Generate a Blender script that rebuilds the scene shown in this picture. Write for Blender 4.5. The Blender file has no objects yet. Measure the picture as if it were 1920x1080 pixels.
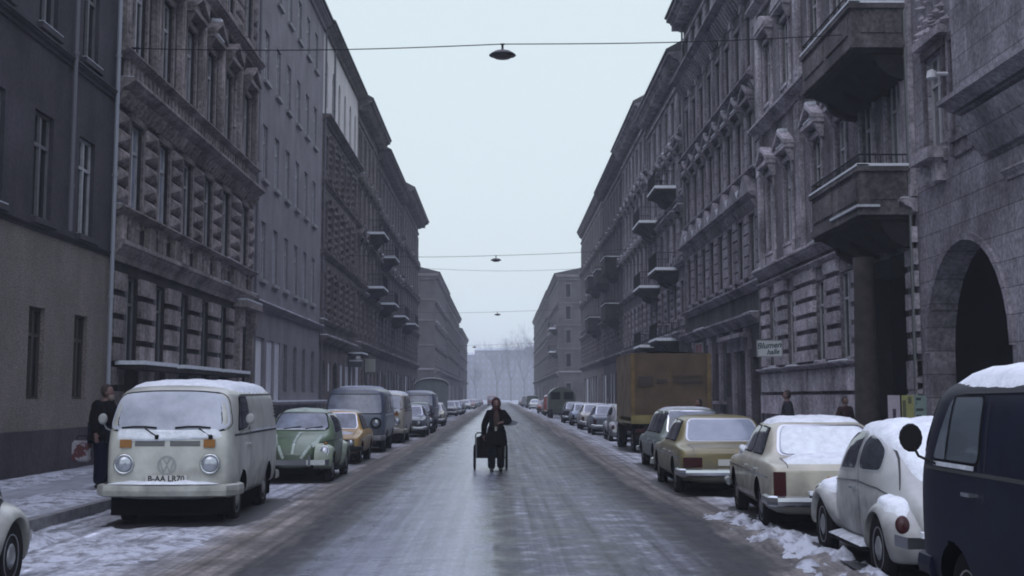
import bpy, bmesh, math, random
from mathutils import Vector, Matrix, noise as mnoise
from mathutils.bvhtree import BVHTree
R = math.radians
scene = bpy.context.scene
COL = scene.collection

# ---------------------------------------------------------------- camera, sky, sun, exposure
cam_d = bpy.data.cameras.new("camera")
cam = bpy.data.objects.new("camera", cam_d); COL.objects.link(cam)
F_PX = 2490.0
PITCH = R(6.3)
cam_d.sensor_width = 36.0
cam_d.lens = F_PX / 1920 * 36
cam_d.shift_y = -(F_PX * math.tan(PITCH) + 540 - 745) / 1920.0
CAMZ = 1.66
cam.location = (0, 0, CAMZ)
cam.rotation_euler = (R(90) + PITCH, 0, -math.atan(22 / F_PX))
cam_d.clip_start = 0.1; cam_d.clip_end = 6000
scene.camera = cam

SUN_EL, SUN_AZ = R(48), R(200)
world = bpy.data.worlds.new("World"); scene.world = world
world.use_nodes = True
nt = world.node_tree; nt.nodes.clear()
wo = nt.nodes.new("ShaderNodeOutputWorld")
sky = nt.nodes.new("ShaderNodeTexSky"); sky.sky_type = 'NISHITA'; sky.sun_disc = False
sky.sun_elevation = SUN_EL; sky.sun_rotation = SUN_AZ
bg1 = nt.nodes.new("ShaderNodeBackground"); bg1.inputs['Strength'].default_value = 0.10
nt.links.new(sky.outputs[0], bg1.inputs['Color'])
geo = nt.nodes.new("ShaderNodeTexCoord")
sep = nt.nodes.new("ShaderNodeSeparateXYZ"); nt.links.new(geo.outputs['Generated'], sep.inputs[0])
nz = nt.nodes.new("ShaderNodeTexNoise"); nz.inputs['Scale'].default_value = 2.2; nz.inputs['Detail'].default_value = 3
nt.links.new(geo.outputs['Generated'], nz.inputs['Vector'])
ma = nt.nodes.new("ShaderNodeMath"); ma.operation = 'MULTIPLY_ADD'
nt.links.new(nz.outputs['Fac'], ma.inputs[0]); ma.inputs[1].default_value = 0.16; nt.links.new(sep.outputs['Z'], ma.inputs[2])
cr = nt.nodes.new("ShaderNodeValToRGB"); nt.links.new(ma.outputs[0], cr.inputs[0])
e = cr.color_ramp.elements
e[0].position = 0.0; e[0].color = (0.84, 0.94, 0.99, 1)
e[1].position = 1.0; e[1].color = (1.45, 1.50, 2.02, 1)
m = e.new(0.42); m.color = (0.80, 0.92, 0.97, 1)
bg2 = nt.nodes.new("ShaderNodeBackground"); nt.links.new(cr.outputs[0], bg2.inputs['Color']); bg2.inputs['Strength'].default_value = 1.0
mixs = nt.nodes.new("ShaderNodeMixShader"); mixs.inputs[0].default_value = 0.9
nt.links.new(bg1.outputs[0], mixs.inputs[1]); nt.links.new(bg2.outputs[0], mixs.inputs[2])
nt.links.new(mixs.outputs[0], wo.inputs['Surface'])

sun_d = bpy.data.lights.new("sun", 'SUN'); sun = bpy.data.objects.new("sun", sun_d); COL.objects.link(sun)
sun_d.energy = 0.5; sun_d.angle = R(40); sun_d.color = (1.0, 0.96, 0.92)
# NISHITA: rotation is clockwise from +Y
sd = Vector((math.sin(SUN_AZ) * math.cos(SUN_EL), math.cos(SUN_AZ) * math.cos(SUN_EL), math.sin(SUN_EL)))
sun.rotation_euler = sd.to_track_quat('Z', 'Y').to_euler()
sun.location = (0, 0, 60)
vs = scene.view_settings
vs.view_transform = 'Standard'; vs.look = 'None'; vs.gamma = 1; vs.use_curve_mapping = False; vs.exposure = 0.0
scene.render.engine = 'CYCLES'
cy = scene.cycles
cy.use_denoising = True; cy.max_bounces = 5; cy.diffuse_bounces = 2; cy.glossy_bounces = 3
cy.transmission_bounces = 3; cy.volume_bounces = 1; cy.transparent_max_bounces = 6
cy.caustics_reflective = False; cy.caustics_refractive = False
cy.filter_width = 1.9

# ---------------------------------------------------------------- materials
MATS = {}
def mat(name, col, rough=0.6, metal=0.0, var=0.0, vscale=4.0, bump=0.0, bscale=30.0, spec=0.5, col2=None, coat=0.0, emit=None, estr=0.0, stretch=None, alpha=1.0, lo=0.35, hi=0.65):
    if name in MATS: return MATS[name]
    m = bpy.data.materials.new(name); m.use_nodes = True
    t = m.node_tree; b = t.nodes['Principled BSDF']
    b.inputs['Roughness'].default_value = rough; b.inputs['Metallic'].default_value = metal
    b.inputs['Specular IOR Level'].default_value = spec
    if coat: b.inputs['Coat Weight'].default_value = coat; b.inputs['Coat Roughness'].default_value = 0.15
    c = (*col, 1)
    tc = t.nodes.new("ShaderNodeTexCoord")
    vec = tc.outputs['Object']
    if stretch:
        mp = t.nodes.new("ShaderNodeMapping"); mp.inputs['Scale'].default_value = stretch
        t.links.new(vec, mp.inputs['Vector']); svec = mp.outputs[0]
    else: svec = vec
    if var > 0 or col2:
        n = t.nodes.new("ShaderNodeTexNoise"); n.inputs['Scale'].default_value = vscale; n.inputs['Detail'].default_value = 6
        n.inputs['Roughness'].default_value = 0.6
        t.links.new(svec, n.inputs['Vector'])
        r = t.nodes.new("ShaderNodeValToRGB"); t.links.new(n.outputs['Fac'], r.inputs[0])
        r.color_ramp.elements[0].position = lo; r.color_ramp.elements[1].position = hi
        if col2: r.color_ramp.elements[0].color = (*col2, 1); r.color_ramp.elements[1].color = c
        else:
            r.color_ramp.elements[0].color = (*[x * (1 - var) for x in col], 1)
            r.color_ramp.elements[1].color = (*[min(1, x * (1 + var)) for x in col], 1)
        t.links.new(r.outputs[0], b.inputs['Base Color'])
    else: b.inputs['Base Color'].default_value = c
    if bump > 0:
        n2 = t.nodes.new("ShaderNodeTexNoise"); n2.inputs['Scale'].default_value = bscale; n2.inputs['Detail'].default_value = 5
        t.links.new(vec, n2.inputs['Vector'])
        bp = t.nodes.new("ShaderNodeBump"); bp.inputs['Strength'].default_value = bump; bp.inputs['Distance'].default_value = 0.02
        t.links.new(n2.outputs['Fac'], bp.inputs['Height']); t.links.new(bp.outputs[0], b.inputs['Normal'])
    if emit: b.inputs['Emission Color'].default_value = (*emit, 1); b.inputs['Emission Strength'].default_value = estr
    MATS[name] = m
    return m

def facade_mat(name, col, contrast=0.35, brick=None, bump=0.35, warm=(1, 1, 1), rough=0.9, speck=0.0):
    """sooty stucco: broad stains, vertical runs, grain, optional ashlar joints"""
    if name in MATS: return MATS[name]
    col = (col[0] * .65, col[1] * .615, col[2] * .66)
    m = bpy.data.materials.new(name); m.use_nodes = True
    t = m.node_tree; b = t.nodes['Principled BSDF']; b.inputs['Roughness'].default_value = rough
    b.inputs['Specular IOR Level'].default_value = 0.2
    tc = t.nodes.new("ShaderNodeTexCoord"); vec = tc.outputs['Object']
    def nz(scale, detail, mapping=None):
        n = t.nodes.new("ShaderNodeTexNoise"); n.inputs['Scale'].default_value = scale; n.inputs['Detail'].default_value = detail
        n.inputs['Roughness'].default_value = 0.62
        v = vec
        if mapping:
            mp = t.nodes.new("ShaderNodeMapping"); mp.inputs['Scale'].default_value = mapping; t.links.new(vec, mp.inputs['Vector']); v = mp.outputs[0]
        t.links.new(v, n.inputs['Vector']); return n.outputs['Fac']
    def mr(src, a, b_, c, d):
        k = t.nodes.new("ShaderNodeMapRange"); k.inputs[1].default_value = a; k.inputs[2].default_value = b_; k.inputs[3].default_value = c; k.inputs[4].default_value = d
        t.links.new(src, k.inputs[0]); return k.outputs[0]
    def mul(x, y):
        k = t.nodes.new("ShaderNodeMath"); k.operation = 'MULTIPLY'; t.links.new(x, k.inputs[0]); t.links.new(y, k.inputs[1]); return k.outputs[0]
    f = mul(mr(nz(0.6, 7), 0.32, 0.68, 1 - contrast * 1.1, 1 + contrast), mr(nz(.9, 6, (1.6, 1.6, 0.35)), 0.35, 0.75, 1 + contrast * .4, 1 - contrast * .8))
    f = mul(f, mr(nz(9, 6), 0.3, 0.7, 1 - contrast * 1.0, 1 + contrast * .9))
    if speck: f = mul(f, mr(nz(38, 3), 0.4, 0.6, 1 - speck, 1 + speck))
    hsrc = nz(22, 6)
    if brick:
        mp = t.nodes.new("ShaderNodeSeparateXYZ"); t.links.new(vec, mp.inputs[0])
        cb = t.nodes.new("ShaderNodeCombineXYZ"); t.links.new(mp.outputs['Y'], cb.inputs['X']); t.links.new(mp.outputs['Z'], cb.inputs['Y'])
        br = t.nodes.new("ShaderNodeTexBrick"); t.links.new(cb.outputs[0], br.inputs['Vector'])
        br.inputs['Scale'].default_value = 1.0; br.inputs['Brick Width'].default_value = brick[0]; br.inputs['Row Height'].default_value = brick[1]
        br.inputs['Mortar Size'].default_value = brick[2]; br.inputs['Mortar Smooth'].default_value = 0.4
        br.inputs['Color1'].default_value = (1, 1, 1, 1); br.inputs['Color2'].default_value = (.72, .72, .72, 1); br.inputs['Mortar'].default_value = (.4, .4, .4, 1)
        f = mul(f, br.outputs['Color'])
        inv = mr(br.outputs['Fac'], 0, 1, 1.0, 0.0)
        hsrc = mul(mr(hsrc, 0, 1, .7, 1.0), inv)
    vm = t.nodes.new("ShaderNodeVectorMath"); vm.operation = 'SCALE'; vm.inputs[0].default_value = col
    t.links.new(f, vm.inputs['Scale']); t.links.new(vm.outputs[0], b.inputs['Base Color'])
    bp = t.nodes.new("ShaderNodeBump"); bp.inputs['Strength'].default_value = bump; bp.inputs['Distance'].default_value = 0.03
    t.links.new(hsrc, bp.inputs['Height']); t.links.new(bp.outputs[0], b.inputs['Normal'])
    MATS[name] = m
    return m

SNOW = mat("snow", (0.74, 0.78, 0.84), 0.85, var=0.10, vscale=9, bump=0.5, bscale=28, spec=0.3)
SNOWD = mat("old_snow", (0.50, 0.53, 0.58), 0.85, var=0.25, vscale=5, bump=0.5, bscale=20, spec=0.3)
RIME = mat("rimed_glass", (0.50, 0.53, 0.60), 0.6, var=0.0, col2=(.30, .33, .39), vscale=1.8, bump=0.3, bscale=60, spec=0.3)
GLASS = mat("dark_glass", (0.008, 0.009, 0.012), 0.12, spec=0.4)
CARGLASS = mat("car_glass", (0.035, 0.04, 0.05), 0.06, spec=0.9)
FROSTG = mat("misted_hazy_glass", (0.20, 0.23, 0.29), 0.25, spec=0.6, var=.35, vscale=2.2)
CURTAIN = mat("curtained_glass", (0.13, 0.13, 0.14), 0.25, spec=0.6, var=.4, vscale=3)
RUBBER = mat("tyre_rubber", (0.009, 0.009, 0.011), 0.85, spec=0.15)
DARK = mat("black_underside", (0.004, 0.004, 0.005), 0.95, spec=0.0)
CHROME = mat("dull_chrome", (0.62, 0.64, 0.67), 0.22, metal=1.0)
STEEL = mat("grey_steel", (0.12, 0.125, 0.13), 0.5, metal=0.6)
LENS = mat("lamp_lens", (0.42, 0.45, 0.50), 0.08, spec=1.0, metal=.5)
AMBER = mat("amber_lens", (0.26, 0.11, 0.02), 0.3)
REDL = mat("red_lens", (.035, .004, .006), .3, spec=.3)
WOODW = mat("white_window_paint", (0.36, 0.365, 0.38), 0.6, var=0.2)
WOODG = mat("grey_window_paint", (0.13, 0.13, 0.135), 0.6, var=0.2)
IRON = mat("black_iron", (0.010, 0.010, 0.011), 0.7, spec=.2)
PLATE = mat("plate_white", (0.5, 0.5, 0.48), 0.5)
INK = mat("black_lettering", (0.01, 0.01, 0.012), 0.6)

# ---------------------------------------------------------------- mesh builder
class MB:
    def __init__(s, xf=None): s.v = []; s.f = []; s.mi = []; s.xf = xf; s.m = 0; s.sm = []; s.smooth = False
    def add(s, pts, faces):
        b = len(s.v)
        s.v += [tuple(s.xf(*p)) if s.xf else tuple(p) for p in pts]
        for f in faces:
            s.f.append([b + i for i in f]); s.mi.append(s.m); s.sm.append(s.smooth)
    def quad(s, a, b, c, d): s.add([a, b, c, d], [(0, 1, 2, 3)])
    def box(s, x0, x1, y0, y1, z0, z1):
        p = [(x0, y0, z0), (x1, y0, z0), (x1, y1, z0), (x0, y1, z0), (x0, y0, z1), (x1, y0, z1), (x1, y1, z1), (x0, y1, z1)]
        s.add(p, [(0, 3, 2, 1), (4, 5, 6, 7), (0, 1, 5, 4), (1, 2, 6, 5), (2, 3, 7, 6), (3, 0, 4, 7)])
    def prism(s, prof, y0, y1):
        """profile (x,z) polygon extruded along y"""
        n = len(prof); p = [(x, y0, z) for x, z in prof] + [(x, y1, z) for x, z in prof]
        s.add(p, [tuple(range(n)), tuple(range(2 * n - 1, n - 1, -1))] + [(i, i + n, (i + 1) % n + n, (i + 1) % n) for i in range(n)])
    def tube(s, pts, r, n=8, cap=True):
        pts = [Vector(p) for p in pts]; rs = r if isinstance(r, (list, tuple)) else [r] * len(pts)
        ring = []; up = Vector((0, 0, 1)); prev = None
        for i, p in enumerate(pts):
            d = (pts[min(i + 1, len(pts) - 1)] - pts[max(i - 1, 0)]).normalized()
            if prev is None:
                a = d.cross(up)
                if a.length < .05: a = d.cross(Vector((1, 0, 0)))
                a.normalize()
            else:
                a = prev - d * prev.dot(d)
                a = a.normalized() if a.length > 1e-6 else d.orthogonal().normalized()
            prev = a; b = d.cross(a)
            for k in range(n):
                t = 2 * math.pi * k / n; ring.append(tuple(p + (a * math.cos(t) + b * math.sin(t)) * rs[i]))
        fs = []
        for i in range(len(pts) - 1):
            for k in range(n):
                fs.append((i * n + k, i * n + (k + 1) % n, (i + 1) * n + (k + 1) % n, (i + 1) * n + k))
        if cap: fs += [tuple(range(n - 1, -1, -1)), tuple(range((len(pts) - 1) * n, len(pts) * n))]
        s.add(ring, fs)
    def lathe(s, prof, n=20, axis='z', c=(0, 0, 0), sgn=1):
        """profile (r, h) turned round an axis"""
        p = []
        for r, h in prof:
            for k in range(n):
                t = 2 * math.pi * k / n; a, b = r * math.cos(t), r * math.sin(t)
                if axis == 'z': p.append((c[0] + a, c[1] + b, c[2] + h))
                elif axis == 'x': p.append((c[0] + h * sgn, c[1] + a, c[2] + b))
                else: p.append((c[0] + a, c[1] + h * sgn, c[2] + b))
        fs = []
        for i in range(len(prof) - 1):
            for k in range(n): fs.append((i * n + k, i * n + (k + 1) % n, (i + 1) * n + (k + 1) % n, (i + 1) * n + k))
        fs += [tuple(range(n)), tuple(range((len(prof) - 1) * n, len(prof) * n))]
        s.add(p, fs)
    def mesh(s, name, mats, recalc=True, smooth=None):
        me = bpy.data.meshes.new(name); me.from_pydata(s.v, [], s.f)
        for m_ in (mats if isinstance(mats, (list, tuple)) else [mats]): me.materials.append(m_)
        me.polygons.foreach_set('material_index', s.mi)
        me.polygons.foreach_set('use_smooth', s.sm if smooth is None else [smooth] * len(s.f))
        if recalc:
            bm = bmesh.new(); bm.from_mesh(me); bmesh.ops.recalc_face_normals(bm, faces=bm.faces); bm.to_mesh(me); bm.free()
        me.update(); return me
    def build(s, name, mats, parent=None, loc=None, smooth=None, recalc=True):
        return link(name, s.mesh(name, mats, recalc, smooth), parent, loc)

def link(name, me, parent=None, loc=None, rot=None):
    o = bpy.data.objects.new(name, me); COL.objects.link(o)
    if parent: o.parent = parent
    if loc: o.location = loc
    if rot: o.rotation_euler = rot
    return o
def tag(o, label=None, cat=None, group=None, kind=None):
    if label: o['label'] = label
    if cat: o['category'] = cat
    if group: o['group'] = group
    if kind: o['kind'] = kind
    return o
def empty(name, loc=(0, 0, 0), rz=0.0, label=None, cat=None, group=None):
    o = bpy.data.objects.new(name, None); COL.objects.link(o); o.location = loc; o.rotation_euler = (0, 0, rz); o.empty_display_size = .2
    return tag(o, label, cat, group)
def copy_tree(o, parent=None):
    c = o.copy(); COL.objects.link(c)
    if parent: c.parent = parent
    for ch in list(o.children): copy_tree(ch, c)
    return c
def set_mat(o, m, slot=0):
    o.material_slots[slot].link = 'OBJECT'; o.material_slots[slot].material = m

# ---------------------------------------------------------------- ground, road, pavements
XL, XR = -9.6, 10.2
KL, KR = -6.0, 6.35
def road_z(x):
    a = abs(x) / 6.2
    return -0.07 * min(1.0, a) ** 2
def fbm(x, y, sc, seed=0):
    return mnoise.fractal(Vector((x * sc, y * sc, seed)), 0.6, 2.0, 4)
def road_mat():
    m = bpy.data.materials.new("icy_road"); m.use_nodes = True
    t = m.node_tree; b = t.nodes['Principled BSDF']
    tc = t.nodes.new("ShaderNodeTexCoord"); vec = tc.outputs['Object']
    def N(scale, detail, mp=None, rough=.6):
        n = t.nodes.new("ShaderNodeTexNoise"); n.inputs['Scale'].default_value = scale; n.inputs['Detail'].default_value = detail; n.inputs['Roughness'].default_value = rough
        v = vec
        if mp:
            k = t.nodes.new("ShaderNodeMapping"); k.inputs['Scale'].default_value = mp; t.links.new(vec, k.inputs['Vector']); v = k.outputs[0]
        t.links.new(v, n.inputs['Vector']); return n.outputs['Fac']
    def M(op, a, b_=None, c=None):
        k = t.nodes.new("ShaderNodeMath"); k.operation = op
        for i, q in enumerate((a, b_, c)):
            if q is None: continue
            if isinstance(q, (int, float)): k.inputs[i].default_value = q
            else: t.links.new(q, k.inputs[i])
        return k.outputs[0]
    def ramp(src, stops, interp='LINEAR'):
        r = t.nodes.new("ShaderNodeValToRGB"); t.links.new(src, r.inputs[0]); r.color_ramp.interpolation = interp
        el = r.color_ramp.elements
        while len(el) > 1: el.remove(el[-1])
        el[0].position = stops[0][0]; el[0].color = (*stops[0][1], 1)
        for p, c in stops[1:]:
            q = el.new(p); q.color = (*c, 1)
        return r.outputs[0]
    def mix(f, a, b_):
        k = t.nodes.new("ShaderNodeMix"); k.data_type = 'RGBA'
        t.links.new(f, k.inputs[0]) if not isinstance(f, float) else None
        if isinstance(f, float): k.inputs[0].default_value = f
        for i, q in ((6, a), (7, b_)):
            if isinstance(q, tuple): k.inputs[i].default_value = (*q, 1)
            else: t.links.new(q, k.inputs[i])
        return k.outputs[2]
    def mixv(fa, a, b_):
        k = t.nodes.new('ShaderNodeMix'); t.links.new(fa, k.inputs[0]); t.links.new(a, k.inputs[2]); k.inputs[3].default_value = b_; return k.outputs[0]
    sp = t.nodes.new("ShaderNodeSeparateXYZ"); t.links.new(vec, sp.inputs[0])
    X = sp.outputs['X']
    warp = M('MULTIPLY', M('SUBTRACT', N(0.35, 4, (1.2, 0.25, 1)), 0.5), 1.5)
    warp2 = M('MULTIPLY', M('SUBTRACT', N(3.0, 5, (1.5, 0.6, 1)), 0.5), 0.45)
    xw = M('ADD', M('ADD', X, warp), warp2)
    f = M('MULTIPLY_ADD', xw, 1 / 12.8, 0.5)
    def P(x): return x / 12.8 + .5
    snowy, slush, dark, ice = (.38, .40, .45), (.155, .142, .135), (.022, .022, .027), (.25, .27, .34)
    xs_ = M('ADD', X, M('MULTIPLY', warp, .35)); f2 = M('MULTIPLY_ADD', M('ADD', xs_, M('MULTIPLY', warp2, .9)), 1 / 12.8, 0.5)
    icem = ramp(f2, [(P(-2.2), (0, 0, 0)), (P(-1.5), (1, 1, 1)), (P(-.40), (1, 1, 1)), (P(.10), (0, 0, 0))])
    base = ramp(f, [(P(-6.4), snowy), (P(-4.0), snowy), (P(-3.5), (.28, .28, .30)), (P(-3.2), (.16, .145, .135)), (P(-2.75), (.12, .11, .105)), (P(-2.5), dark), (P(-1.95), dark), (P(-1.7), (.07, .075, .09)), (P(.3), (.075, .08, .098)), (P(1.0), (.105, .112, .135)), (P(1.75), (.085, .09, .11)), (P(2.05), (.026, .026, .03)), (P(2.45), dark),
                    (P(2.65), (.13, .12, .115)), (P(3.1), (.175, .165, .16)), (P(3.3), (.25, .245, .26)), (P(3.7), snowy), (P(6.4), snowy)])
    # white packed streaks on the crown, thin and crosswise
    st = ramp(N(2.8, 6, (1.0, 0.8, 1)), [(.50, (0, 0, 0)), (.66, (1, 1, 1))])
    crown = ramp(f2, [(P(-1.6), (.05, .05, .05)), (P(-.1), (.03, .03, .03)), (P(.2), (.42, .42, .42)), (P(1.7), (.34, .34, .34)), (P(2.3), (0, 0, 0))])
    base = mix(icem, base, ice)
    base = mix(M('MULTIPLY', st, crown), base, (.42, .45, .50))
    # long wheel streaks
    ws = N(2.2, 5, (3.0, 0.035, 1))
    wf = t.nodes.new("ShaderNodeMapRange"); t.links.new(ws, wf.inputs[0]); wf.inputs[1].default_value = .3; wf.inputs[2].default_value = .7; wf.inputs[3].default_value = .35; wf.inputs[4].default_value = 1.65
    # dirt mottling at the sides
    dm = N(1.3, 7, (1, .8, 1)); df = t.nodes.new("ShaderNodeMapRange"); t.links.new(dm, df.inputs[0]); df.inputs[1].default_value = .34; df.inputs[2].default_value = .66; df.inputs[3].default_value = .38; df.inputs[4].default_value = 1.4
    fine = N(14, 5); ff = t.nodes.new("ShaderNodeMapRange"); t.links.new(fine, ff.inputs[0]); ff.inputs[1].default_value = .3; ff.inputs[2].default_value = .7; ff.inputs[3].default_value = .6; ff.inputs[4].default_value = 1.4
    fac = M('MULTIPLY', M('MULTIPLY', wf.outputs[0], df.outputs[0]), ff.outputs[0])
    line = ramp(f2, [(P(-.10), (1, 1, 1)), (P(-.03), (.3, .3, .3)), (P(.08), (.45, .45, .45)), (P(.22), (1, 1, 1))])
    soft = t.nodes.new('ShaderNodeMapRange'); t.links.new(M('MULTIPLY', wf.outputs[0], ff.outputs[0]), soft.inputs[0]); soft.inputs[1].default_value = .3; soft.inputs[2].default_value = 1.8; soft.inputs[3].default_value = .72; soft.inputs[4].default_value = 1.3
    mi = t.nodes.new('ShaderNodeMix'); t.links.new(icem, mi.inputs[0]); t.links.new(fac, mi.inputs[2]); t.links.new(soft.outputs[0], mi.inputs[3]); fac = M('MULTIPLY', mi.outputs[0], line)
    vm = t.nodes.new("ShaderNodeVectorMath"); vm.operation = 'SCALE'; t.links.new(base, vm.inputs[0]); t.links.new(fac, vm.inputs['Scale'])
    t.links.new(vm.outputs[0], b.inputs['Base Color'])
    rg = ramp(f, [(P(-4), (.9,) * 3), (P(-3), (.75,) * 3), (P(-2.3), (.6,) * 3), (P(-1.7), (.38,) * 3), (P(-1.3), (.24,) * 3), (P(-.4), (.22,) * 3), (P(.1), (.5,) * 3), (P(1.5), (.5,) * 3), (P(2.3), (.6,) * 3), (P(2.8), (.8,) * 3), (P(4), (.9,) * 3)])
    rn = M('MULTIPLY_ADD', M('SUBTRACT', dm, .5), M('MULTIPLY_ADD', icem, -.6, .9), mixv(icem, rg, .2))
    t.links.new(rn, b.inputs['Roughness'])
    b.inputs['Specular IOR Level'].default_value = 0.38
    # ripples in the ice, clods at the sides
    hb = M('MULTIPLY', N(3.6, 5, (1.2, 1.1, 1)), .8)
    hc = M('MULTIPLY', N(16, 6), .35)
    bp = t.nodes.new("ShaderNodeBump"); bp.inputs['Strength'].default_value = .55; bp.inputs['Distance'].default_value = .035
    t.links.new(M('ADD', hb, hc), bp.inputs['Height']); t.links.new(bp.outputs[0], b.inputs['Normal'])
    return m
ROAD = road_mat()
def sheet(name, mt, xs, ys, zf, label_kind='structure'):
    v = [(x, y, zf(x, y)) for y in ys for x in xs]; n = len(xs)
    f = [(j * n + i, j * n + i + 1, (j + 1) * n + i + 1, (j + 1) * n + i) for j in range(len(ys) - 1) for i in range(n - 1)]
    me = bpy.data.meshes.new(name); me.from_pydata(v, [], f); me.materials.append(mt)
    me.polygons.foreach_set('use_smooth', [True] * len(f)); me.update()
    return tag(link(name, me), kind=label_kind)
def rough_z(x, y):
    w = max(0, min(1, (abs(x + .15) - 3.0) / .7))
    n = fbm(x, y, 2.2, 3.1) * .5 + fbm(x, y, 7, 1.7) * .25
    bank = 0
    # trodden heap beside the cars on the right, near
    if x > 2.4 and y < 21:
        cx = 3.15 + .25 * fbm(y * .5, 0, 1, 9)
        bank = .07 * math.exp(-((x - cx) / .42) ** 2) * max(0, min(1, (19 - y) / 3)) * max(0, .7 + 1.3 * fbm(x, y, 1.6, 5))
    return road_z(x) + w * (.028 * n + .012) + bank + .004 * fbm(x, y, .8, 8)
ys = []; y = -12.0
while y < 46: ys.append(y); y += .10 if 6 < y < 30 else .3
while y < 470: ys.append(y); y += 4.0
xs = [KL + .0 + (KR - KL) * i / 150 for i in range(151)]
sheet("road", ROAD, xs, ys, rough_z)
sheet("ground", mat("snow_field", (.30, .32, .36), .9, var=.25, vscale=.2), [-600 + 100 * i for i in range(13)], [-100 + 100 * i for i in range(12)], lambda x, y: -.16)
PAVE = mat("snowy_pavement", (.40, .425, .48), .8, col2=(.10, .102, .12), vscale=1.1, bump=.5, bscale=14, lo=.32, hi=.70, stretch=(1, .3, 1))
KERB = mat("granite_kerb", (.16, .16, .17), .8, var=.3, vscale=6, bump=.3)
for nm, a, b_ in (("pavement", XL - .6, KL - .12), ("pavement", KR + .12, XR + .6)):
    for (q0, q1) in ((-12, 155), (178, 470)):
        yy = []; y = q0
        while y < q1: yy.append(y); y += .4 if y < 45 else 6
        yy.append(q1)
        sheet(nm, PAVE, [a + (b_ - a) * i / 14 for i in range(15)], yy, lambda x, y: .085 + .012 * fbm(x, y, 1.2, 2))
for x0, x1 in ((KL - .125, KL + .01), (KR - .01, KR + .125)):
    for (q0, q1) in ((-12, 155), (178, 470)):
        k = MB(); k.box(x0, x1, q0, q1, -.15, .098); tag(k.build("kerb", KERB), kind='structure')
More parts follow.
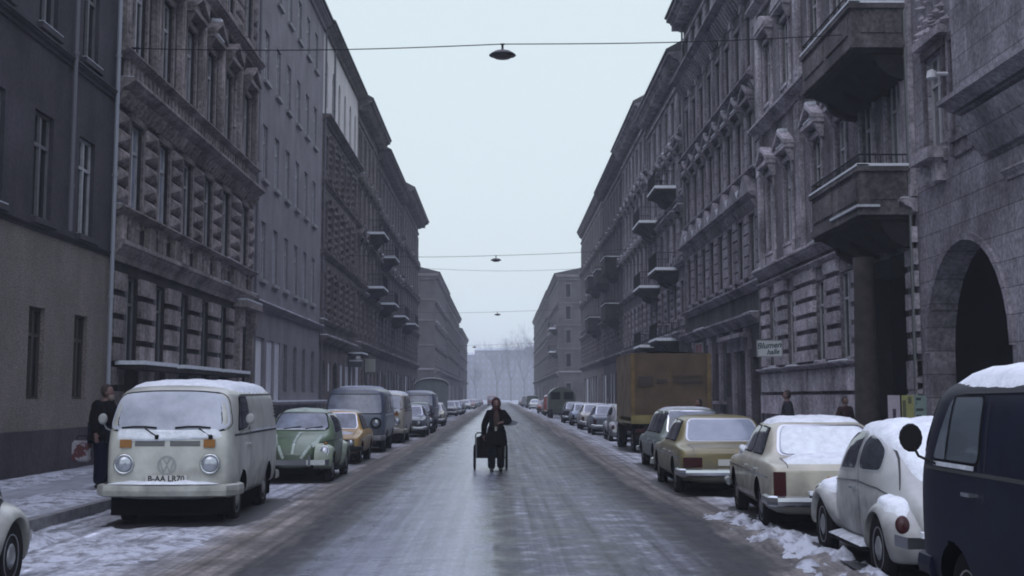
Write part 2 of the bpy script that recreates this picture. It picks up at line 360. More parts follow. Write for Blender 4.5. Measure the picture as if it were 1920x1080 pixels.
# ---------------------------------------------------------------- houses
ROOFT = mat("dark_roof", (.05, .05, .055), .8, var=.3)
_wcache = {}
def window_set(s, w, h, style, paint, arch=False):
    """shared meshes of one window: frame, pane, surround, snow (local: x=-s*d, y=u, z)"""
    key = (s, round(w, 2), round(h, 2), style, paint.name, arch)
    if key in _wcache: return _wcache[key]
    L = lambda d, u, z: (-s * d, u, z)
    out = {}
    r = .155
    f = MB(L); b = .065
    f.box(-r, -r + .06, -w / 2, -w / 2 + b, 0, h); f.box(-r, -r + .06, w / 2 - b, w / 2, 0, h)
    f.box(-r, -r + .06, -w / 2 + b, w / 2 - b, 0, b); f.box(-r, -r + .06, -w / 2 + b, w / 2 - b, h - b, h)
    f.box(-r + .005, -r + .075, -.05, .05, b, h - b)
    f.box(-r + .003, -r + .07, -w / 2 + b, -.05, h * .68, h * .68 + .07); f.box(-r + .003, -r + .07, .05, w / 2 - b, h * .68, h * .68 + .07)
    out['frame'] = f.mesh("window", paint)
    p = MB(L); p.box(-r - .02, -r + .015, -w / 2 + .01, w / 2 - .01, .01, h - .01); out['pane'] = p.mesh("pane", GLASS)
    if style:
        q = MB(L); sn = MB(L); hasn = False
        q.box(0, .13, -w / 2 - .12, w / 2 + .12, -.13, -.005)          # sill
        if style != 'plain':
            j = .17
            q.box(0, .07, -w / 2 - j, -w / 2 - .004, 0, h + .02); q.box(0, .07, w / 2 + .004, w / 2 + j, 0, h + .02)
            q.box(0, .09, -w / 2 - j - .02, w / 2 + j + .02, h + .022, h + .2)
            q.box(0, .07, -w / 2 - .02, w / 2 + .02, -.45, -.135)
            for sg in (-1, 1):
                c = sg * (w / 2 + .06); q.box(0, .11, c - .08, c + .08, -.42, -.135)
        if style in ('pediment', 'segment', 'hood'):
            e = w / 2 + .36
            for sg in (-1, 1):                                           # scroll consoles
                c = sg * (w / 2 + .2)
                q.add([(0, c - .09, h - .1), (.1, c - .09, h - .1), (.3, c - .09, h + .36), (0, c - .09, h + .36), (0, c + .09, h - .1), (.1, c + .09, h - .1), (.3, c + .09, h + .36), (0, c + .09, h + .36)],
                      [(0, 1, 2, 3), (7, 6, 5, 4), (0, 4, 5, 1), (1, 5, 6, 2), (2, 6, 7, 3), (3, 7, 4, 0)])
            q.box(0, .34, -e, e, h + .362, h + .5)
            if style == 'pediment':
                pr = [(-e, h + .502), (e, h + .502), (0, h + 1.0)]
                q.add([(0, u, z) for u, z in pr] + [(.22, u, z) for u, z in pr], [(0, 1, 2), (5, 4, 3), (0, 3, 4, 1), (1, 4, 5, 2), (2, 5, 3, 0)])
                for sg in (-1, 1):
                    q.add([(0, 0, h + .98), (.4, 0, h + .98), (.4, sg * e * 1.03, h + .503), (0, sg * e * 1.03, h + .503), (0, 0, h + 1.12), (.4, 0, h + 1.12), (.4, sg * e * 1.03, h + .63), (0, sg * e * 1.03, h + .63)],
                          [(0, 1, 2, 3), (7, 6, 5, 4), (0, 4, 5, 1), (1, 5, 6, 2), (2, 6, 7, 3), (3, 7, 4, 0)])
                sn.add([(.03, -.14, h + 1.07), (.38, -.1, h + 1.07), (.4, sgn0 := .04, h + 1.12), (.03, .1, h + 1.12), (.05, -.1, h + 1.2), (.34, -.07, h + 1.18), (.34, .05, h + 1.2), (.05, .07, h + 1.2)],
                       [(0, 1, 2, 3), (7, 6, 5, 4), (0, 4, 5, 1), (1, 5, 6, 2), (2, 6, 7, 3), (3, 7, 4, 0)])
                sn.box(.04, .36, -e * .55, e * .5, h + .505, h + .56); hasn = True
            elif style == 'segment':
                n = 8
                for k in range(n):
                    a0, a1 = -1 + 2 * k / n, -1 + 2 * (k + 1) / n
                    z0, z1 = h + .5 + .48 * math.sqrt(max(0, 1 - (a0 * .97) ** 2)), h + .5 + .48 * math.sqrt(max(0, 1 - (a1 * .97) ** 2))
                    q.add([(0, a0 * e, h + .5), (.38, a0 * e, h + .5), (.38, a1 * e, h + .5), (0, a1 * e, h + .5), (0, a0 * e, z0), (.38, a0 * e, z0), (.38, a1 * e, z1), (0, a1 * e, z1)],
                          [(0, 3, 2, 1), (4, 5, 6, 7), (0, 1, 5, 4), (1, 2, 6, 5), (2, 3, 7, 6), (3, 0, 4, 7)])
                sn.box(.05, .36, -.3, .26, h + .975, h + 1.04); hasn = True
            else:
                q.box(0, .42, -e - .04, e + .04, h + .502, h + .6)
                sn.box(.04, .40, -e, e * .9, h + .602, h + .65); hasn = True
        elif style == 'plain':
            sn.box(.02, .12, -w / 2 - .08, w / 2 + .06, -.004, .022); hasn = True
        out['surround'] = q
        if hasn: out['snow'] = sn.mesh("snow_cap", SNOWD)
    _wcache[key] = out
    return out
_scache = {}
CURT = [GLASS, GLASS, CURTAIN, FROSTG]

def facade_wall(mb, y0, y1, z0, z1, holes, depth=.19):
    """wall face on d=0 with openings (u0,u1,z0,z1) cut out and their reveals"""
    us = sorted({y0, y1, *[h[0] for h in holes], *[h[1] for h in holes]}); zs = sorted({z0, z1, *[h[2] for h in holes if z0 <= h[2] <= z1], *[h[3] for h in holes if z0 <= h[3] <= z1]})
    us = [u for u in us if y0 <= u <= y1]
    for i in range(len(us) - 1):
        for j in range(len(zs) - 1):
            cu, cz = (us[i] + us[i + 1]) / 2, (zs[j] + zs[j + 1]) / 2
            if any(h[0] < cu < h[1] and h[2] < cz < h[3] for h in holes): continue
            mb.quad((0, us[i], zs[j]), (0, us[i + 1], zs[j]), (0, us[i + 1], zs[j + 1]), (0, us[i], zs[j + 1]))
    for h in holes:
        a, b, c, d = h[:4]; e = h[4] if len(h) > 4 else depth
        c2, d2 = max(c, z0), min(d, z1)
        if c2 >= d2: continue
        mb.quad((0, a, c2), (-e, a, c2), (-e, a, d2), (0, a, d2)); mb.quad((0, b, c2), (-e, b, c2), (-e, b, d2), (0, b, d2))
        mb.quad((0, a, c2), (0, b, c2), (-e, b, c2), (-e, a, c2)); mb.quad((0, a, d2), (0, b, d2), (-e, b, d2), (-e, a, d2))
def spandrels(mb, u0, u1, zs, zt, depth):
    """fills the square corners above an arch springing at zs"""
    n = 12; c = (u0 + u1) / 2; r = (u1 - u0) / 2; rz = zt - zs
    arc = [(c - r * math.cos(math.pi * k / n), zs + rz * math.sin(math.pi * k / n)) for k in range(n + 1)]
    h = n // 2
    mb.add([(0, u0, zt)] + [(0, *a) for a in arc[:h + 1]], [tuple(range(h + 2))])
    mb.add([(0, u1, zt)] + [(0, *a) for a in arc[h:]], [tuple(range(h + 2))])
    for k in range(n): mb.quad((0, *arc[k]), (0, *arc[k + 1]), (-depth, *arc[k + 1]), (-depth, *arc[k]))
def cornice(mb, y0, y1, z, h=.35, d=.35):
    """stepped moulding whose top is at z"""
    pr = [(0, z - h), (d * .25, z - h), (d * .35, z - h * .7), (d * .75, z - h * .45), (d * .8, z - h * .3), (d, z - h * .22), (d, z), (0, z + .03)]
    n = len(pr)
    mb.add([(dd, y0, zz) for dd, zz in pr] + [(dd, y1, zz) for dd, zz in pr], [tuple(range(n)), tuple(range(2 * n - 1, n - 1, -1))] + [(i, i + n, (i + 1) % n + n, (i + 1) % n) for i in range(n)])
def snowline(mb, y0, y1, z, d0, d1, seed, h=.05, keep=.55):
    """broken snow lying on a ledge"""
    rnd = random.Random(seed); y = y0
    while y < y1:
        l = rnd.uniform(.5, 2.2); e = min(y1, y + l)
        if rnd.random() < keep:
            hh = h * rnd.uniform(.6, 1.3); a = d1 - rnd.uniform(0, .05)
            mb.add([(d0, y, z), (a, y, z), (a, e, z), (d0, e, z), (d0 + .01, y + .08, z + hh), (a - .04, y + .08, z + hh * .8), (a - .04, e - .08, z + hh * .8), (d0 + .01, e - .08, z + hh)],
                   [(4, 5, 6, 7), (0, 1, 5, 4), (1, 2, 6, 5), (2, 3, 7, 6), (3, 0, 4, 7)])
        y = e + rnd.uniform(.05, .3)

class House:
    def __init__(h, label, s, y0, y1, xf, top, wall, trim=None, depth=11, group="apartment houses lining the street", name="apartment_building"):
        h.s, h.y0, h.y1, h.xf, h.top, h.wallm = s, y0, y1, xf, top, wall; h.trim = trim or wall
        h.root = empty(name, (xf, y0, 0), 0, label, "building", group)
        h.L = lambda d, u, z: (-s * d, u - y0, z)
        h.holes = []; h.seed = int(y0 * 13 + s); h.rnd = random.Random(h.seed); h.depth = depth; h.orn = MB(h.L); h.snow = MB(h.L); h.corn = MB(h.L); h.segs = []
        h.nwin = 0
    def mb(h): return MB(h.L)
    def windows(h, ys, z0, z1, w=1.1, style='plain', paint=WOODW, pale=.25, skip=(), surmat=None):
        for i, y in enumerate(ys):
            if i in skip: continue
            h.holes.append((y - w / 2, y + w / 2, z0, z1))
            ws = window_set(h.s, w, z1 - z0, style, paint)
            o = link("window", ws['frame'], h.root, (0, y - h.y0, z0))
            p = link("pane", ws['pane'], o)
            rr = h.rnd.random()
            if rr < pale: set_mat(p, CURTAIN if rr < pale * .6 else FROSTG)
            if 'surround' in ws:
                sm = surmat or h.trim
                k = (id(ws['surround']), sm.name)
                if k not in _scache: _scache[k] = ws['surround'].mesh("window_surround", sm)
                link("window_surround", _scache[k], o)
                if 'snow' in ws and h.rnd.random() < .5: link("snow_cap", ws['snow'], o)
            h.nwin += 1
    def rustic(h, gaps, z0, z1, bh=.5, d=.07, diamond=False, gap=.05):
        """blocks laid in the strips of wall between windows"""
        n = max(1, round((z1 - z0) / bh)); bh = (z1 - z0) / n
        for a, b in gaps:
            for k in range(n):
                za, zb = z0 + k * bh + gap / 2, z0 + (k + 1) * bh - gap / 2; dd = d * h.rnd.uniform(.8, 1.15)
                if diamond:
                    e = .06; cu = (a + b) / 2; cz = (za + zb) / 2
                    h.orn.add([(0, a, za), (0, b, za), (0, b, zb), (0, a, zb), (dd, a + e, za + e), (dd, b - e, za + e), (dd, b - e, zb - e), (dd, a + e, zb - e), (dd * 2.2, cu, cz)],
                              [(0, 1, 5, 4), (1, 2, 6, 5), (2, 3, 7, 6), (3, 0, 4, 7), (4, 5, 8), (5, 6, 8), (6, 7, 8), (7, 4, 8)])
                else: h.orn.box(0, dd, a, b, za, zb)
    def pilasters(h, ys, z0, z1, w=.5, d=.14):
        for y in ys:
            k = h.mb(); k.box(0, d, y - w / 2, y + w / 2, z0, z1)
            k.box(0, d + .05, y - w / 2 - .05, y + w / 2 + .05, z0, z0 + .3); k.box(0, d + .06, y - w / 2 - .06, y + w / 2 + .06, z1 - .32, z1 - .004)
            k.box(d, d + .025, y - w / 4, y + w / 4, z0 + .45, z1 - .5)
            k.build("pilaster", h.trim, h.root)
    def brackets(h, z0, z1, step, d, w=.16, y0=None, y1=None):
        y = (y0 or h.y0) + step / 2
        while y < (y1 or h.y1):
            h.orn.add([(0, y - w / 2, z0), (d * .3, y - w / 2, z0), (d, y - w / 2, z1), (0, y - w / 2, z1), (0, y + w / 2, z0), (d * .3, y + w / 2, z0), (d, y + w / 2, z1), (0, y + w / 2, z1)],
                      [(0, 1, 2, 3), (7, 6, 5, 4), (0, 4, 5, 1), (1, 5, 6, 2), (2, 6, 7, 3), (3, 7, 4, 0)])
            y += step
    def band(h, z, hh=.3, d=.25, y0=None, y1=None, snow=.5):
        cornice(h.corn, (y0 or h.y0) + .003, (y1 or h.y1) - .003, z, hh, d)
        if snow: snowline(h.snow, y0 or h.y0, y1 or h.y1, z + .012, .02, d, h.seed + int(z * 7), .04, snow)
    def wall(h, z0, z1, m=None): h.segs.append((z0, z1, m or h.wallm))
    def balcony(h, y0, y1, z, d=1.1, parapet='iron', ph=.95, taper=True, under=.6, m=None):
        """slab top at z; consoles below"""
        k = h.mb(); cz = z - .18
        k.box(0, d, y0, y1, cz, z); k.m = 1; k.box(0, d - .07, y0 + .06, y1 - .06, cz - .1, cz - .002); k.m = 0
        if parapet == 'stone':
            t = .16
            k.box(d - t - .04, d - .04, y0 + .04, y1 - .04, z, z + ph); k.box(0, d - t - .042, y0 + .04, y0 + .04 + t, z, z + ph); k.box(0, d - t - .042, y1 - .04 - t, y1 - .04, z, z + ph)
            k.box(0, d + .03, y0 - .03, y0 + .24, z + ph + .002, z + ph + .12); k.box(0, d + .03, y1 - .24, y1 + .03, z + ph + .002, z + ph + .12); k.box(d - .24, d + .03, y0 + .242, y1 - .242, z + ph + .002, z + ph + .12)
            k.box(d - .04, d + .0, y0 + .3, (y0 + y1) / 2 - .15, z + .2, z + ph - .15); k.box(d - .04, d + .0, (y0 + y1) / 2 + .15, y1 - .3, z + .2, z + ph - .15)
            k.box(.2, d - .3, y0 + .01, y0 + .04, z + .2, z + ph - .15)
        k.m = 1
        n = max(2, int((y1 - y0) / 1.6) + 1)
        for i in range(n):
            c = y0 + .25 + (y1 - y0 - .5) * i / (n - 1)
            pr = [(0, cz - .1 - under)] + [(d * .6 * math.sin(a), cz - .1 - under * math.cos(a)) for a in (.35, .7, 1.05, 1.4)] + [(d * .62, cz - .1), (0, cz - .1)]
            m_ = len(pr)
            k.add([(x, c - .13, zz) for x, zz in pr] + [(x, c + .13, zz) for x, zz in pr], [tuple(range(m_)), tuple(range(2 * m_ - 1, m_ - 1, -1))] + [(i_, i_ + m_, (i_ + 1) % m_ + m_, (i_ + 1) % m_) for i_ in range(m_)])
        if taper:
            c0, c1 = y0 + .3, y1 - .3
            k.add([(0, c0, cz - .1 - under * .8), (.15, c0, cz - .1 - under * .8), (.15, c1, cz - .1 - under * .8), (0, c1, cz - .1 - under * .8), (0, y0 + .1, cz - .11), (d * .8, y0 + .1, cz - .11), (d * .8, y1 - .1, cz - .11), (0, y1 - .1, cz - .11)],
                  [(0, 3, 2, 1), (4, 5, 6, 7), (0, 1, 5, 4), (1, 2, 6, 5), (2, 3, 7, 6), (3, 0, 4, 7)])
        o = k.build("balcony", [m or h.trim, M_SHADE], h.root)  # second slot: consoles and slab underside with painted shade
        if parapet == 'iron' or parapet == 'stone':
            r = h.mb(); zb = z if parapet == 'iron' else z + ph + .12; zt = zb + (ph if parapet == 'iron' else .3)
            pts = [(0, y0 + .05), (d - .05, y0 + .05), (d - .05, y1 - .05), (0, y1 - .05)]
            for (a, b) in zip(pts, pts[1:]):
                l = math.hypot(b[0] - a[0], b[1] - a[1]); n = max(2, int(l / .13))
                r.tube([(a[0], a[1], zt), (b[0], b[1], zt)], .022, 5)
                if parapet == 'iron': r.tube([(a[0], a[1], zb + .1), (b[0], b[1], zb + .1)], .015, 4)
                for i in range(n + 1):
                    t = i / n; r.tube([(a[0] + (b[0] - a[0]) * t, a[1] + (b[1] - a[1]) * t, zb), (a[0] + (b[0] - a[0]) * t, a[1] + (b[1] - a[1]) * t, zt)], .010, 4)
            r.build("railing", IRON, o)
        sn = h.mb(); zz = z + .002
        if parapet == 'stone':
            sn.box(d - .26, d + .05, y0 - .04, y1 - .1, z + ph + .122, z + ph + .17)
            sn.box(.05, d + .03, y0 - .04, y0 + .24, z + ph + .125, z + ph + .19)
            # snow on the lower moulding
        else:
            sn.box(.0, d - .03, y0 + .0, y1 - .0, zz, zz + .09); sn.box(d - .02, d + .012, y0 - .012, y1, z - .05, z + .03); sn.box(.02, d - .02, y0 - .02, y0 - .002, z - .08, z + .05)
        sn.build("snow_cap", SNOW, o)
        return o
    def finish(h, eave=.8, roof=2.6, eaveh=.7, modill=True, side=True):
        if not h.segs: h.wall(0, h.top)
        for i, (z0, z1, m) in enumerate(h.segs):
            w = h.mb(); facade_wall(w, h.y0 + .002, h.y1 - .002, z0, z1, h.holes)
            w.box(-h.depth, -.6, h.y0 + .002, h.y1 - .002, z0, z1) if i < 0 else None
            w.build("wall", m, h.root, recalc=False)
        b = h.mb(); bt = h.top - .02
        d = -h.depth
        y0, y1 = h.y0 + .003, h.y1 - .003
        b.quad((0, y0, -.1), (d, y0, -.1), (d, y0, bt), (0, y0, bt)); b.quad((0, y1, -.1), (d, y1, -.1), (d, y1, bt), (0, y1, bt)); b.quad((d, y0, -.1), (d, y1, -.1), (d, y1, bt), (d, y0, bt))
        b.build("side_wall", mat("sooty_firewall", (.085, .075, .08), .95, var=.3, vscale=.6), h.root, recalc=False)
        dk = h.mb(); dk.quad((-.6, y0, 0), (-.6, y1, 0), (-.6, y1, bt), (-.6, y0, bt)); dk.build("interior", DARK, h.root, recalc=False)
        if h.corn.v: h.corn.build("cornice", h.trim, h.root)
        if h.orn.v: tag(h.orn.build("rusticated_blocks", h.trim, h.root), kind="stuff")
        if h.snow.v: tag(h.snow.build("ledge_snow", SNOWD, h.root), kind="stuff")
        e = h.mb(); cornice(e, h.y0 - .05, h.y1 + .05, h.top, eaveh, eave)
        if modill:
            y = h.y0 + .4
            while y < h.y1 - .2:
                e.box(.02, eave * .72, y - .1, y + .1, h.top - eaveh * .62 - .26, h.top - eaveh * .5); y += .8
            e.box(0, .12, h.y0, h.y1, h.top - eaveh - .75, h.top - eaveh - .55)
        e.build("eaves", h.trim, h.root)
        r = h.mb(); pr = [(eave + .1, h.top + .035), (eave + .1, h.top + .14), (-3.5, h.top + roof), (-h.depth, h.top + roof), (-h.depth, h.top + .035)]
        n = 5; y0, y1 = h.y0 - .06, h.y1 + .06
        r.add([(a, y0, b_) for a, b_ in pr] + [(a, y1, b_) for a, b_ in pr], [tuple(range(n)), tuple(range(2 * n - 1, n - 1, -1))] + [(i, i + n, (i + 1) % n + n, (i + 1) % n) for i in range(n)])
        ro = r.build("roof", ROOFT, h.root)
        return h.root
def gapsof(ys, w, y0, y1, pad=.16):
    e = [y0] + [v for y in ys for v in (y - w / 2, y + w / 2)] + [y1]
    return [(e[i] + (pad if i else .05), e[i + 1] - (pad if i + 2 < len(e) else .05)) for i in range(0, len(e), 2) if e[i + 1] - e[i] > pad * 2 + .15]
def seq(a, n, st): return [a + i * st for i in range(n)]
def downpipe(h, y, top, m=None, z0=.1, d=.12):
    k = h.mb(); k.tube([(d, y, z0), (d, y, top)], .055, 8)
    for z in seq(z0 + 1, int((top - z0) / 3), 3.0): k.lathe([(.075, z - .03), (.075, z + .03)], 8, 'z', (d, y, 0))
    k.build("downpipe", m or STEEL, h.root)
def door(h, y0, y1, z1, m, z0=.1, depth=.35, panels=True, arch=0.0):
    h.holes.append((y0, y1, z0, z1, depth))
    k = h.mb(); k.box(-depth - .04, -depth + .04, y0, y1, z0, z1)
    c = (y0 + y1) / 2
    if panels:
        for a, b in ((y0 + .12, c - .06), (c + .06, y1 - .12)):
            for za, zb in ((z0 + .2, z0 + 1.0), (z0 + 1.15, z1 - .75), (z1 - .6, z1 - .12)): k.box(-depth + .04, -depth + .065, a, b, za, zb)
    o = k.build("door", m, h.root)
    if panels:
        q = h.mb(); q.lathe([(.03, 0), (.035, .05), (.0, .06)], 8, 'x', (0, c - .1, z0 + 1.05)); q.v = [(x + (-h.s) * (-depth + .06), y, z) for x, y, z in q.v] if False else q.v
        kk = h.mb(); kk.box(-depth + .066, -depth + .10, c - .13, c - .09, z0 + .95, z0 + 1.15); kk.build("door_handle", STEEL, o)
    return o

# --- stone and stucco colours
M_A_UP = facade_mat("sooty_smooth_stucco", (.085, .083, .092), .25)
M_A_LOW = facade_mat("grey_brown_roughcast", (.29, .27, .235), .18, speck=.45, bump=.8)
M_B = facade_mat("blackened_ornate_stucco", (.055, .050, .05), .5)
M_B_T = facade_mat("blackened_ornament", (.36, .335, .31), .5)
M_C = facade_mat("grey_render", (.34, .335, .345), .18)
M_D = facade_mat("grey_brown_rusticated_stone", (.21, .195, .18), .35)
M_CREAM = facade_mat("pale_cream_render", (.95, .97, .90), .1)
M_E = facade_mat("weathered_brown_stucco", (.22, .205, .19), .35)
M_F = facade_mat("weathered_grey_stucco", (.18, .172, .17), .35)
M_R0 = facade_mat("ashlar_blocks", (.42, .42, .445), .45, brick=(1.5, .55, .014))
M_R1 = facade_mat("pale_sooty_stucco", (.22, .215, .228), .6)
M_R1T = facade_mat("sooty_stone_trim", (.52, .515, .54), .5)
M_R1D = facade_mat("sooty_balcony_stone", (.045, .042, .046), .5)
M_R2 = facade_mat("dark_violet_grey_stucco", (.085, .082, .09), .5)
M_R3 = facade_mat("sooty_grey_stucco", (.11, .106, .114), .5)
M_FARP = facade_mat("pale_grey_brown_stucco", (.25, .235, .23), .25)
M_R2T = facade_mat('grey_pilaster_stucco', (.30, .297, .32), .5)
M_SHADE = facade_mat('shade_black_soffit', (.022, .021, .024), .5)  # shade of balcony undersides and porch put into a near-black colour
M_SHUT = mat("white_rolling_shutter", (.80, .81, .84), .6, var=.06)
M_SHUTG = mat("grey_rolling_shutter", (.25, .28, .32), .6, var=.1)
M_DOOR = mat("dark_wooden_door", (.035, .028, .026), .6, var=.3)
M_PALE = mat("pale_painted_panel", (.55, .56, .60), .6, var=.12)

def shutter(h, y0, y1, z0, z1, m=M_SHUT, depth=.12):
    h.holes.append((y0, y1, z0, z1, depth + .03))
    k = h.mb(); z = z0
    while z < z1 - .02:
        zt = min(z + .11, z1)
        k.box(-depth - .03, -depth, y0, y1, z, zt - .02); k.box(-depth - .03, -depth - .012, y0, y1, zt - .02, zt); z += .11
    k.build("rolling_shutter", m, h.root)

# ---- left row --------------------------------------------------------------
h = House("plain sooty house at the left edge with roughcast ground floor", -1, 12.0, 32.6, XL, 21.5, M_A_UP)
ba = [13.2, 16.1, 19.0, 21.9, 24.8, 27.6, 30.5]
h.windows(ba, 1.62, 3.52, .95, None, mat("brown_window_paint", (.04, .032, .028), .7), 0); h.windows(ba[:-1], 5.35, 7.6, 1.15, 'plain', WOODG, .0); h.windows(ba[-1:], 5.35, 7.6, 1.15, 'plain', WOODW, .0); h.windows(ba, 9.42, 11.6, 1.15, 'plain', WOODG, .0)
h.windows(ba, 13.5, 15.7, 1.15, 'plain', WOODW, .1); h.windows(ba, 17.5, 19.5, 1.15, 'plain', WOODW, .1)
h.wall(.98, 5.12, M_A_LOW); h.wall(5.12, 21.5, M_A_UP)
k = h.mb(); k.box(0, .06, 12, 32.59, 0, .98); k.build("plinth", facade_mat("dark_plinth", (.09, .08, .09), .3), h.root)
h.band(5.2, .12, .1, snow=0); h.band(9.2, .2, .14, snow=.2)
downpipe(h, 32.35, 21, mat("pale_zinc_pipe", (.30, .32, .36), .5)); downpipe(h, 29.1, 21, m=mat("dark_pipe", (.13, .13, .15), .6), z0=5.3)
h.finish(.6)

h = House("blackened ornate stucco house with rusticated piers and pedimented windows on the left", -1, 32.6, 51.1, XL, 22.0, M_B, M_B_T)
bb = [34.5, 37.35, 40.2, 43.05, 45.9, 49.3]
h.windows(bb[:5], 2.5, 4.75, 1.2, None, WOODG, .0)
h.rustic(gapsof(bb[:5], 1.2, 32.7, 47.6, .06), 1.3, 4.85, .58, .10, gap=.16)
door(h, 48.5, 50.1, 4.0, M_DOOR, depth=.55)
k = h.mb(); k.box(0, .5, 47.75, 50.95, 4.9, 5.15); k.box(0, .35, 47.9, 48.3, 4.2, 4.9); k.box(0, .35, 50.3, 50.7, 4.2, 4.9); k.box(0, .25, 47.9, 48.35, .1, 4.2); k.box(0, .25, 50.25, 50.7, .1, 4.2)
k.build("door_surround", M_B_T, h.root)
h.snow.box(.02, .5, 47.8, 50.9, 5.155, 5.21)
h.band(5.55, .5, .34, snow=.55); h.band(6.42, .2, .3, snow=.25)
for y in bb:                                                # apron panels under the first-floor windows
    for a, b in ((y - .45, y - .05), (y + .05, y + .45)): h.orn.box(0, .06, a, b, 5.68, 6.15)
for a, b in gapsof(bb, 1.2, 32.7, 51.0, .25): h.orn.box(0, .16, a + .25, b - .25, 5.6, 6.2)
h.windows(bb, 6.5, 8.75, 1.15, 'frame', WOODW, .35)
h.rustic(gapsof(bb, 1.15, 32.7, 51.0, .2), 6.5, 8.9, .48, .09, diamond=True)
h.brackets(9.0, 9.3, .42, .3); h.band(9.62, .36, .5, snow=.3); h.band(10.42, .18, .3, snow=.3)
for y in seq(33.3, 43, .42): h.orn.box(0, .12, y - .09, y + .09, 9.66, 10.22)    # balustrade
h.windows(bb, 10.5, 12.95, 1.15, 'pediment', WOODW, .35)
h.pilasters([33.05, 35.95, 38.8, 41.6, 44.5, 47.6, 50.8], 10.45, 14.2, .42, .16)
h.rustic(gapsof(bb, 1.15, 32.7, 51.0, .62), 10.6, 13.4, .7, .05)
h.band(14.6, .3, .4, snow=.2)
h.windows(bb, 15.1, 17.2, 1.15, 'hood', WOODW, .2); h.rustic(gapsof(bb, 1.15, 32.7, 51.0, .4), 15.0, 17.6, .5, .06, diamond=True); h.windows(bb, 18.8, 20.6, 1.15, 'frame', WOODW, .2)
h.band(18.3, .25, .3)
for y0, y1, z in ((33.2, 36.6, 2.1), (37.6, 42.4, 2.1), (43.2, 47.2, 2.1)):   # awning boxes over the basement shop
    k = h.mb(); k.box(0, .75, y0, y1, z + .25, z + .37); k.box(0, .08, y0 + .1, y1 - .1, .2, z + .24); kk = k.build("basement_canopy", M_B, h.root)
    sn = h.mb(); sn.box(.02, .77, y0 - .02, y1 + .02, z + .372, z + .47); sn.build("snow_cap", SNOW, kk)
h.finish(.9)

h = House("plain grey rendered house with white rolling shutters at street level on the left", -1, 51.1, 70.6, XL, 21.9, M_C)
bc = seq(53.5, 6, 2.86)
for z0, z1 in ((6.38, 8.73), (10.45, 12.7), (14.5, 16.6), (18.55, 20.5)): h.windows(bc, z0, z1, 1.12, 'plain', WOODW, .45, surmat=mat("pale_sill", (.25, .25, .26), .7))
shutter(h, 51.7, 54.2, .1, 4.05)
for a, b in ((54.75, 56.2), (56.7, 58.1)):
    h.holes.append((a, b, 1.5, 4.0)); k = h.mb(); k.box(-.1, -.05, a, b, 1.5, 4.0); k.build("shop_window_board", M_PALE, h.root)
h.windows([59.6, 62.4, 65.2, 68.2], 1.9, 4.0, 1.0, None, WOODG, 0)
cornice(h.corn, 51.1, 70.6, 5.42, .22, .3); snowline(h.snow, 51.1, 70.6, 5.43, .01, .3, 4, .05, .95)
k = h.mb(); k.box(0, .5, 54.5, 70.4, 1.35, 1.47); o = k.build("ledge", M_C, h.root)
sn = h.mb(); sn.box(.01, .5, 54.5, 70.4, 1.472, 1.53); sn.build("snow_cap", SNOW, o)
downpipe(h, 51.35, 21.5, mat("dark_pipe", (.1, .1, .11), .6))
h.finish(.45, modill=False, eaveh=.4)

h = House("rusticated brown stone house with a pale cream arched top storey on the left", -1, 70.6, 88.0, XL, 21.9, M_D)
bd = seq(72.1, 6, 2.87)
h.wall(0, 16.85, M_D); h.wall(16.85, 21.9, M_CREAM)
for (z0, z1) in ((6.3, 8.4), (10.2, 12.3), (14.0, 15.9)):
    h.windows(bd, z0, z1, 1.05, 'frame', WOODW, .3)
    h.rustic(gapsof(bd, 1.05, 70.7, 87.9, .18), z0 - .4, z1 + .55, .42, .09, diamond=True)
for i, y in enumerate(bd):
    h.holes.append((y - .5, y + .5, 17.6, 20.2)); h.nwin += 1
    ws = window_set(-1, 1.0, 2.6, None, WOODG); o = link("window", ws['frame'], h.root, (0, y - h.y0, 17.6)); link("pane", ws['pane'], o)
k = h.mb()
for y in bd: spandrels(k, y - .5, y + .5, 19.7, 20.2, .12)
k.build("arch_heads", M_CREAM, h.root, recalc=False)
h.band(16.9, .3, .45, snow=.9); h.band(9.5, .25, .3, snow=.6); h.band(13.3, .2, .2, snow=.3); h.band(4.95, .4, .45, snow=.8); h.band(5.8, .2, .3, snow=.4)
for y0, y1, col in ((71.4, 73.3, M_PALE), (76.4, 78.7, M_DOOR)):
    c = (y0 + y1) / 2; h.holes.append((y0, y1, .1, 3.7, .25)); k = h.mb(); spandrels(k, y0, y1, 3.7 - (y1 - y0) / 2, 3.7, .25); k.build("arch_head", M_D, h.root, recalc=False)
    k = h.mb(); k.box(-.24, -.2, y0, y1, .1, 3.7); k.build("door", col, h.root)
for a, b in ((74.3, 75.4), (80.0, 81.4), (82.6, 84.8), (85.8, 87.2)):
    h.holes.append((a, b, .5 if a > 79 else 2.0, 3.6)); k = h.mb(); k.box(-.1, -.05, a, b, .5 if a > 79 else 2.0, 3.6); k.build("shop_window_board", M_PALE, h.root)
k = h.mb(); k.box(0, .9, 84.2, 87.6, 4.25, 4.4); o = k.build("shop_canopy", M_B, h.root); sn = h.mb(); sn.box(0, .92, 84.2, 87.6, 4.402, 4.5); sn.build("snow_cap", SNOW, o)
downpipe(h, 70.8, 21.5, mat("dark_pipe", (.1, .1, .11), .6)); downpipe(h, 75.0, 21.5, mat("dark_pipe", (.1, .1, .11), .6), 17, .08)
h.finish(.55, modill=False, eaveh=.4)

